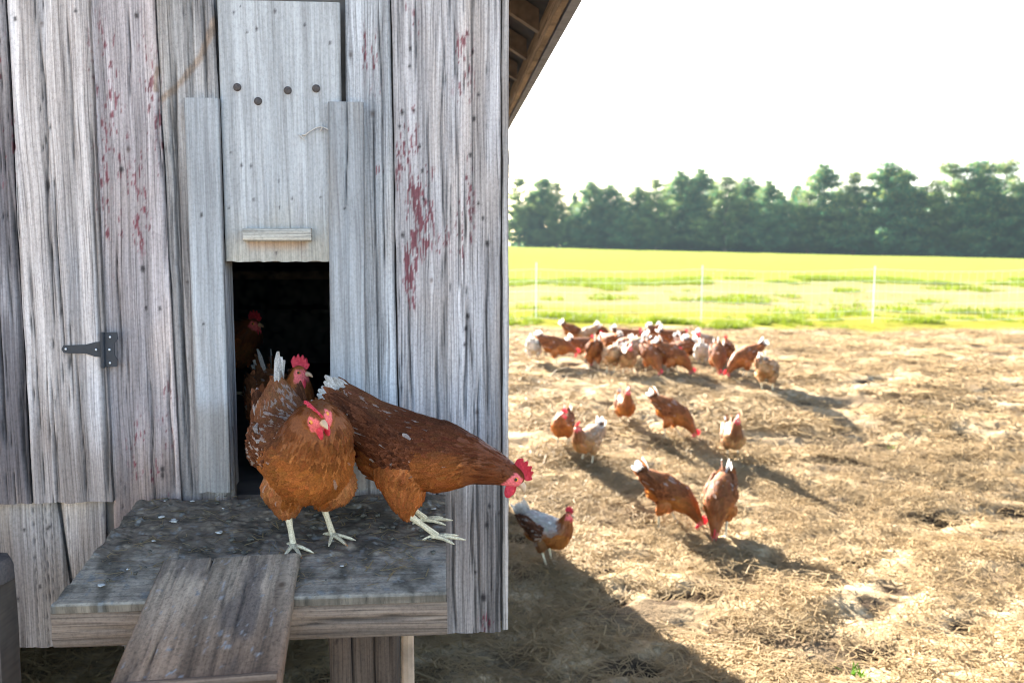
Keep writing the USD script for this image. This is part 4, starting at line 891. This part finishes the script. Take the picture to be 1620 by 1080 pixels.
def instancer(name, protos, material, pos, rotz, scale, index, label=None, cat_=None, tilt=False):
    pi = UsdGeom.PointInstancer.Define(stage, '/World/' + name)
    for k, m in enumerate(protos): 
        mm = usdkit.mesh(stage, f'/World/{name}/clump_{k:03d}', m, MAT[material], smooth=False)
        pi.CreatePrototypesRel().AddTarget(mm.GetPath())
    n = len(pos)
    pi.CreateProtoIndicesAttr(Vt.IntArray.FromNumpy(np.asarray(index, np.int32)))
    pi.CreatePositionsAttr(Vt.Vec3fArray.FromNumpy(np.asarray(pos, np.float32)))
    pi.CreateScalesAttr(Vt.Vec3fArray.FromNumpy(np.repeat(np.asarray(scale, np.float32)[:, None], 3, 1)))
    pi.CreateOrientationsAttr(Vt.QuathArray(slope_quats(np.asarray(pos), np.asarray(rotz)) if tilt else [Gf.Quath(math.cos(r / 2), 0, 0, math.sin(r / 2)) for r in rotz]))
    return tag(pi, label, cat_, kind='stuff')
rs = np.random.RandomState(5)
protos = [blades(125, .42, rs, .11, .0052, .12, .012) for _ in range(4)] + [blades(120, .62, rs, .15, .011, .10, .014) for _ in range(3)]
pos, idx_ = [], []
def strew(x0, x1, y0, y1, step, ids, thr):
    for yy in np.arange(y0, y1, step):
        for xx in np.arange(x0, x1, step):
            x, y = xx + rs.uniform(-.5, .5) * step, yy + rs.uniform(-.5, .5) * step
            if y < 15.6 + rs.normal(0, .3) and (dug(x, y) < .35 or rs.rand() < .12) and abs(x) < .70 * y + 1.2 and meshkit.fbm(np.array([x * 1.3, y * 2.0, 0.3]), 3, 77) > thr + rs.uniform(-.12, .12):
                pos.append((x, y)); idx_.append(rs.choice(ids))
strew(-2.6, 6.0, 2.3, 7.6, .255, [0, 1, 2, 3], .12)
strew(-2.0, 11.0, 7.6, 15.8, .46, [4, 5, 6], .15)
pos = np.array(pos); z = ground_z(pos[:, 0], pos[:, 1])
print('straw clumps', len(pos))
instancer('straw', protos, 'straw', np.column_stack([pos, z + .011]), rs.uniform(0, 6.28, len(pos)), rs.uniform(.8, 1.25, len(pos)), idx_, 'loose dry straw scattered over the chicken yard', 'straw', tilt=True)
gp = [tuft(60, rs, .10, .10, .006, .6) for _ in range(3)] + [tuft(70, rs, .35, .16, .018, .7) for _ in range(3)]
pos, idx_, sc = [], [], []
for _ in range(9000):
    y = 14.6 + 24 * rs.rand() ** 1.5; x = rs.uniform(-1.5, .72 * y)
    dn = meshkit.fbm(np.array([x * .55, y * .55, 1.7]), 3, 88)
    keep = .12 + .6 * float(sstep(26, 36, y)) + .30 * float(sstep(20, 16.5, y))
    if y < 15.6: keep = .18
    if dn < .42 + .25 * (1 - keep) or rs.rand() > keep: continue
    pos.append((x, y)); idx_.append(rs.randint(0, 3) if y < 19 else rs.randint(3, 6)); sc.append(rs.uniform(.6, 1.3))
for (px, py, s) in ((905, 507, 2.2), (925, 508, 1.6), (890, 506, 1.6), (1042, 512, 1.2), (1068, 514, 1.2), (1150, 520, 1.0), (1230, 512, 1.0), (915, 512, 1.8), (1445, 510, 1.)):
    q = ground_hit(px, py)
    for _ in range(14): pos.append((q[0] + rs.normal(0, .18 * s), q[1] + rs.normal(0, .18))); idx_.append(rs.randint(0, 3)); sc.append(rs.uniform(1., 1.8))
pos = np.array(pos); z = ground_z(pos[:, 0], pos[:, 1])
instancer('grass', gp, 'grass', np.column_stack([pos, z]), rs.uniform(0, 6.28, len(pos)), sc, idx_, 'yellow green grass growing in the field beyond the yard', 'grass')
for lab, px, py, s in (('small green weed in the yard right of the upright hen', 1406, 706, 1.0), ('tiny green weed right of the large rear hen, far back in the yard', 1457, 660, .7), ('leafy weed at the bottom edge of the yard', 1355, 1068, .8)):
    q = ground_hit(px, py); q[2] = ground_z(q[0], q[1])
    t = thing('weed', lab, 'weed', q); put('leaves', tuft(26, np.random.RandomState(px), .05 * s, .055 * s, .012 * s, 1.3), 'weed_leaf', t)
# litter on the deck: straw bits, manure, chalky droppings
lit = np.random.RandomState(9); ms, dr = [], []
for k in range(80):
    a, b = lit.uniform(-.24, .26), lit.uniform(xf0 - ox + .02, xf1 - ox - .02)
    if lit.rand() > .35 + 1.1 * (a + .24): continue
    s = trimesh.creation.icosphere(1, lit.uniform(.003, .009)); s.apply_scale([1, 1, .45]); s.vertices *= 1 + .25 * lit.normal(0, 1, (len(s.vertices), 1)); s.apply_translation([b, a, .001]); ms.append(s)
for k in range(20):
    a, b = lit.uniform(-.27, .26), lit.uniform(xf0 - ox + .02, xf1 - ox - .02)
    s = trimesh.creation.icosphere(1, lit.uniform(.002, .0065)); s.apply_scale([1.4, 1, .4]); s.vertices *= 1 + .25 * lit.normal(0, 1, (len(s.vertices), 1)); s.apply_translation([b, a, .002]); dr.append(s)
st = blades(420, .58, lit, .03, .0018, .12, .006); st = trimesh.Trimesh(np.array(st.vertices) * [1.3, .9, 1], st.faces, process=False)
def on_deck(m):
    v = np.array(m.vertices); p = np.array([0, 0, deck_z(oy)]) + v[:, 1:2] * A_ + v[:, :1] * np.array([1, 0, 0]) + (v[:, 2:] + .0045) * N_; m = trimesh.Trimesh(p, m.faces, process=False); return m
litter = thing('deck_litter', 'dark manure, pale droppings and straw bits on the platform deck', 'litter', pl_loc, math.degrees(TH), kind='stuff')
put('manure', on_deck(cat(ms)), 'manure', litter, smooth=True, kind='stuff'); put('droppings', on_deck(cat(dr)), 'chalky_dropping', litter, smooth=True, kind='stuff'); put('straw_bits', on_deck(st), 'straw', litter, kind='stuff')

# ------------------------------------------------------------------ netting fence
FY = 17.2
def fence_pt(px): d = ray(px, 470); return d[0] / d[1] * FY
fx = [fence_pt(848), fence_pt(1110), fence_pt(1382)]; stepx = (fx[2] - fx[0]) / 2
fxs = [fx[0] - stepx] + fx + [fx[2] + stepx, fx[2] + 2 * stepx]
fence = thing('netting_fence', 'thin white electric netting fence on white stakes across the field', 'fence', (fx[0], FY, float(ground_base(fx[0], FY))))
f0 = np.array([fx[0], FY, float(ground_base(fx[0], FY))])
for x in fxs:
    zz = float(ground_z(x, FY)) - f0[2]
    put('stake', tube([(x - fx[0], 0, zz - .1), (x - fx[0], 0, zz + .6), (x - fx[0] + .004, 0, zz + 1.10)], .010, 8), 'white_plastic', fence)
for h in (.10, .25, .42, .62, .82, 1.04):
    pts = []
    for a, b in zip(fxs[:-1], fxs[1:]):
        for t in np.linspace(0, 1, 7)[:-1]:
            x = a + (b - a) * t; pts.append((x - fx[0], 0, float(ground_base(x, FY)) - f0[2] + h - .05 * 4 * t * (1 - t)))
    put('strand', tube(pts, .0030, 4), 'white_plastic', fence)
vs = []
for x in np.arange(fxs[0], fxs[-1], .16): vs.append(tube([(x - fx[0], .0, float(ground_base(x, FY)) - f0[2] + .05), (x - fx[0], 0, float(ground_base(x, FY)) - f0[2] + 1.0)], .0015, 3))
put('netting', cat(vs), 'white_plastic', fence, kind='stuff')

# ------------------------------------------------------------------ trees
def make_tree(seed, kind):
    rs = np.random.RandomState(seed); Ht = 10.0
    tr = [tube([(0, 0, -.4), (.05, 0, 3), (.0, .06, 6.5), (0, 0, 9.6)], [.19, .16, .10, .025], 8)]
    v, ln = [], []
    base = {'spruce': (.036, .130, .066), 'pine': (.046, .150, .066), 'open': (.085, .165, .055)}[kind]
    z = .15 if kind != 'open' else .7
    while z < 9.8:
        t = z / Ht
        reach = (2.6 * (1 - t) ** {'spruce': .9, 'pine': .70, 'open': .6}[kind] + .10) * (1.0 if kind == 'spruce' else 1.12)
        nb = rs.randint(5, 8)
        for a in rs.uniform(0, 2 * np.pi) + np.arange(nb) * 2 * np.pi / nb + rs.normal(0, .25, nb):
            if kind == 'open' and rs.rand() < .28: continue
            R = reach * rs.uniform(.35, 1.35); up = rs.uniform(-.15, .25) if kind == 'spruce' else rs.uniform(.1, .6)
            tip = np.array([math.cos(a) * R, math.sin(a) * R, z + up * R])
            tr.append(tube([(0, 0, z), tip * .5 + np.array([0, 0, z]) * .5 - [0, 0, .05 * R], tip], [.035 * (1 - t) + .012, .02, .006], 4))
            n = int(40 + 75 * R)
            s = rs.beta(2.2, 1.1, n); c = np.array([0, 0, z]) + s[:, None] * (tip - [0, 0, z])
            c = c + rs.normal(0, .22, (n, 3)) * [1, 1, .75]
            d = unit(tip - [0, 0, z]) * .5 + rs.normal(0, .55, (n, 3)) + [0, 0, .25]
            d /= np.linalg.norm(d, axis=1, keepdims=True)
            sd = np.cross(d, rs.normal(0, 1, (n, 3))); sd /= np.linalg.norm(sd, axis=1, keepdims=True)
            L = rs.uniform(.16, .40, n)[:, None] * (1.15 - .5 * t); wd = rs.uniform(.05, .11, n)[:, None] * (1.15 - .5 * t)
            g = np.clip(s[:, None] * rs.uniform(.0, 1.3, (n, 1)) - .38, 0, 1) * (1.0 if kind != 'spruce' else .6) * (.4 + .9 * t); ln.append(np.array(base)[None] * rs.uniform(.7, 1.3, (n, 1)) * (1 - g) + np.array([.30, .28, .06])[None] * g)
            v.append(np.stack([c - d * L * .4, c + sd * wd, c + d * L * .6, c - sd * wd], 1))
        z += rs.uniform(.26, .62)
    v = np.concatenate(v); n = len(v)
    f = (np.array([[0, 1, 2], [0, 2, 3]])[None] + 4 * np.arange(n)[:, None, None]).reshape(-1, 3)
    return cat(tr), (trimesh.Trimesh(v.reshape(-1, 3), f, process=False), np.repeat(np.concatenate(ln), 4, 0))
TREES = [  # where the top shows, how wide, kind
    (821, 282, 'open'), (844, 300, 'spruce'), (859, 279, 'pine'), (880, 291, 'open'), (909, 305, 'spruce'), (933, 286, 'pine'), (950, 300, 'spruce'), (965, 291, 'pine'), (985, 312, 'spruce'), (1008, 294, 'pine'), (1022, 308, 'spruce'), (1038, 285, 'open'), (1056, 292, 'spruce'), (1075, 269, 'pine'), (1090, 290, 'spruce'), (1107, 266, 'pine'), (1127, 288, 'spruce'), (1147, 281, 'open'), (1163, 296, 'spruce'), (1180, 279, 'pine'), (1198, 298, 'spruce'), (1214, 285, 'pine'), (1233, 304, 'spruce'), (1257, 291, 'spruce'), (1277, 305, 'open'), (1299, 259, 'pine'), (1322, 300, 'spruce'), (1349, 275, 'open'), (1374, 300, 'spruce'), (1398, 256, 'pine'), (1421, 267, 'pine'), (1440, 302, 'spruce'), (1456, 296, 'spruce'), (1478, 300, 'spruce'), (1501, 259, 'open'), (1522, 290, 'spruce'), (1544, 250, 'pine'), (1566, 290, 'spruce'), (1585, 256, 'open'), (1606, 295, 'spruce'), (1625, 282, 'pine'), (1655, 265, 'open')]
protos_t = {}
for kd in ('spruce', 'pine', 'open'):
    protos_t[kd] = [make_tree(100 + 10 * len(kd) + k, kd) for k in range(2)]
made_t = {}
rt = np.random.RandomState(17)
DESC = {'spruce': 'dense dark green conifer', 'pine': 'tall blue green pine', 'open': 'open crowned pine with yellowish tips'}
order = {k: 0 for k in DESC}
ORD = 'first second third fourth fifth sixth seventh eighth ninth tenth eleventh twelfth thirteenth fourteenth fifteenth sixteenth seventeenth eighteenth nineteenth twentieth twenty-first twenty-second twenty-third'.split()
for i, (px, py, kd) in enumerate(TREES):
    Yd = 150 + (115 - 150) * np.clip((px - 805) / 815, -.2, 1.2) + rt.uniform(-4, 4) + (5 if kd == 'spruce' else 0)
    d = ray(px, 395); x = d[0] / d[1] * Yd
    zb = float(ground_base(x, Yd)); top = P(px, py, Yd)[2]; s = (top - zb) / 9.9
    order[kd] += 1
    lab = f'{ORD[order[kd] - 1]} {DESC[kd]} from the coop in the far windbreak row'
    t = thing('conifer_tree', lab, 'tree', (x, Yd, zb), float(rt.uniform(0, 360)), 'windbreak conifers: ' + DESC[kd])
    wide = s * rt.uniform(1.2, 1.6)
    UsdGeom.Xformable(t).AddScaleOp().Set(Gf.Vec3f(wide, wide, s))
    key = (kd, i % 2)
    if key not in made_t:
        tr, cr = protos_t[kd][i % 2]
        put('trunk', tr, 'bark', t, smooth=40); put('crown', cr[0], 'pine_needles', t, tint=cr[1]); made_t[key] = t.GetPath()
    else:
        t.GetReferences().AddInternalReference(made_t[key]); t.SetInstanceable(True)

# ------------------------------------------------------------------ air
hz_ = box(-400, 400, -160, 760, -3.5, 22.0)
put('haze', hz_, 'haze_air', None, kind='stuff')
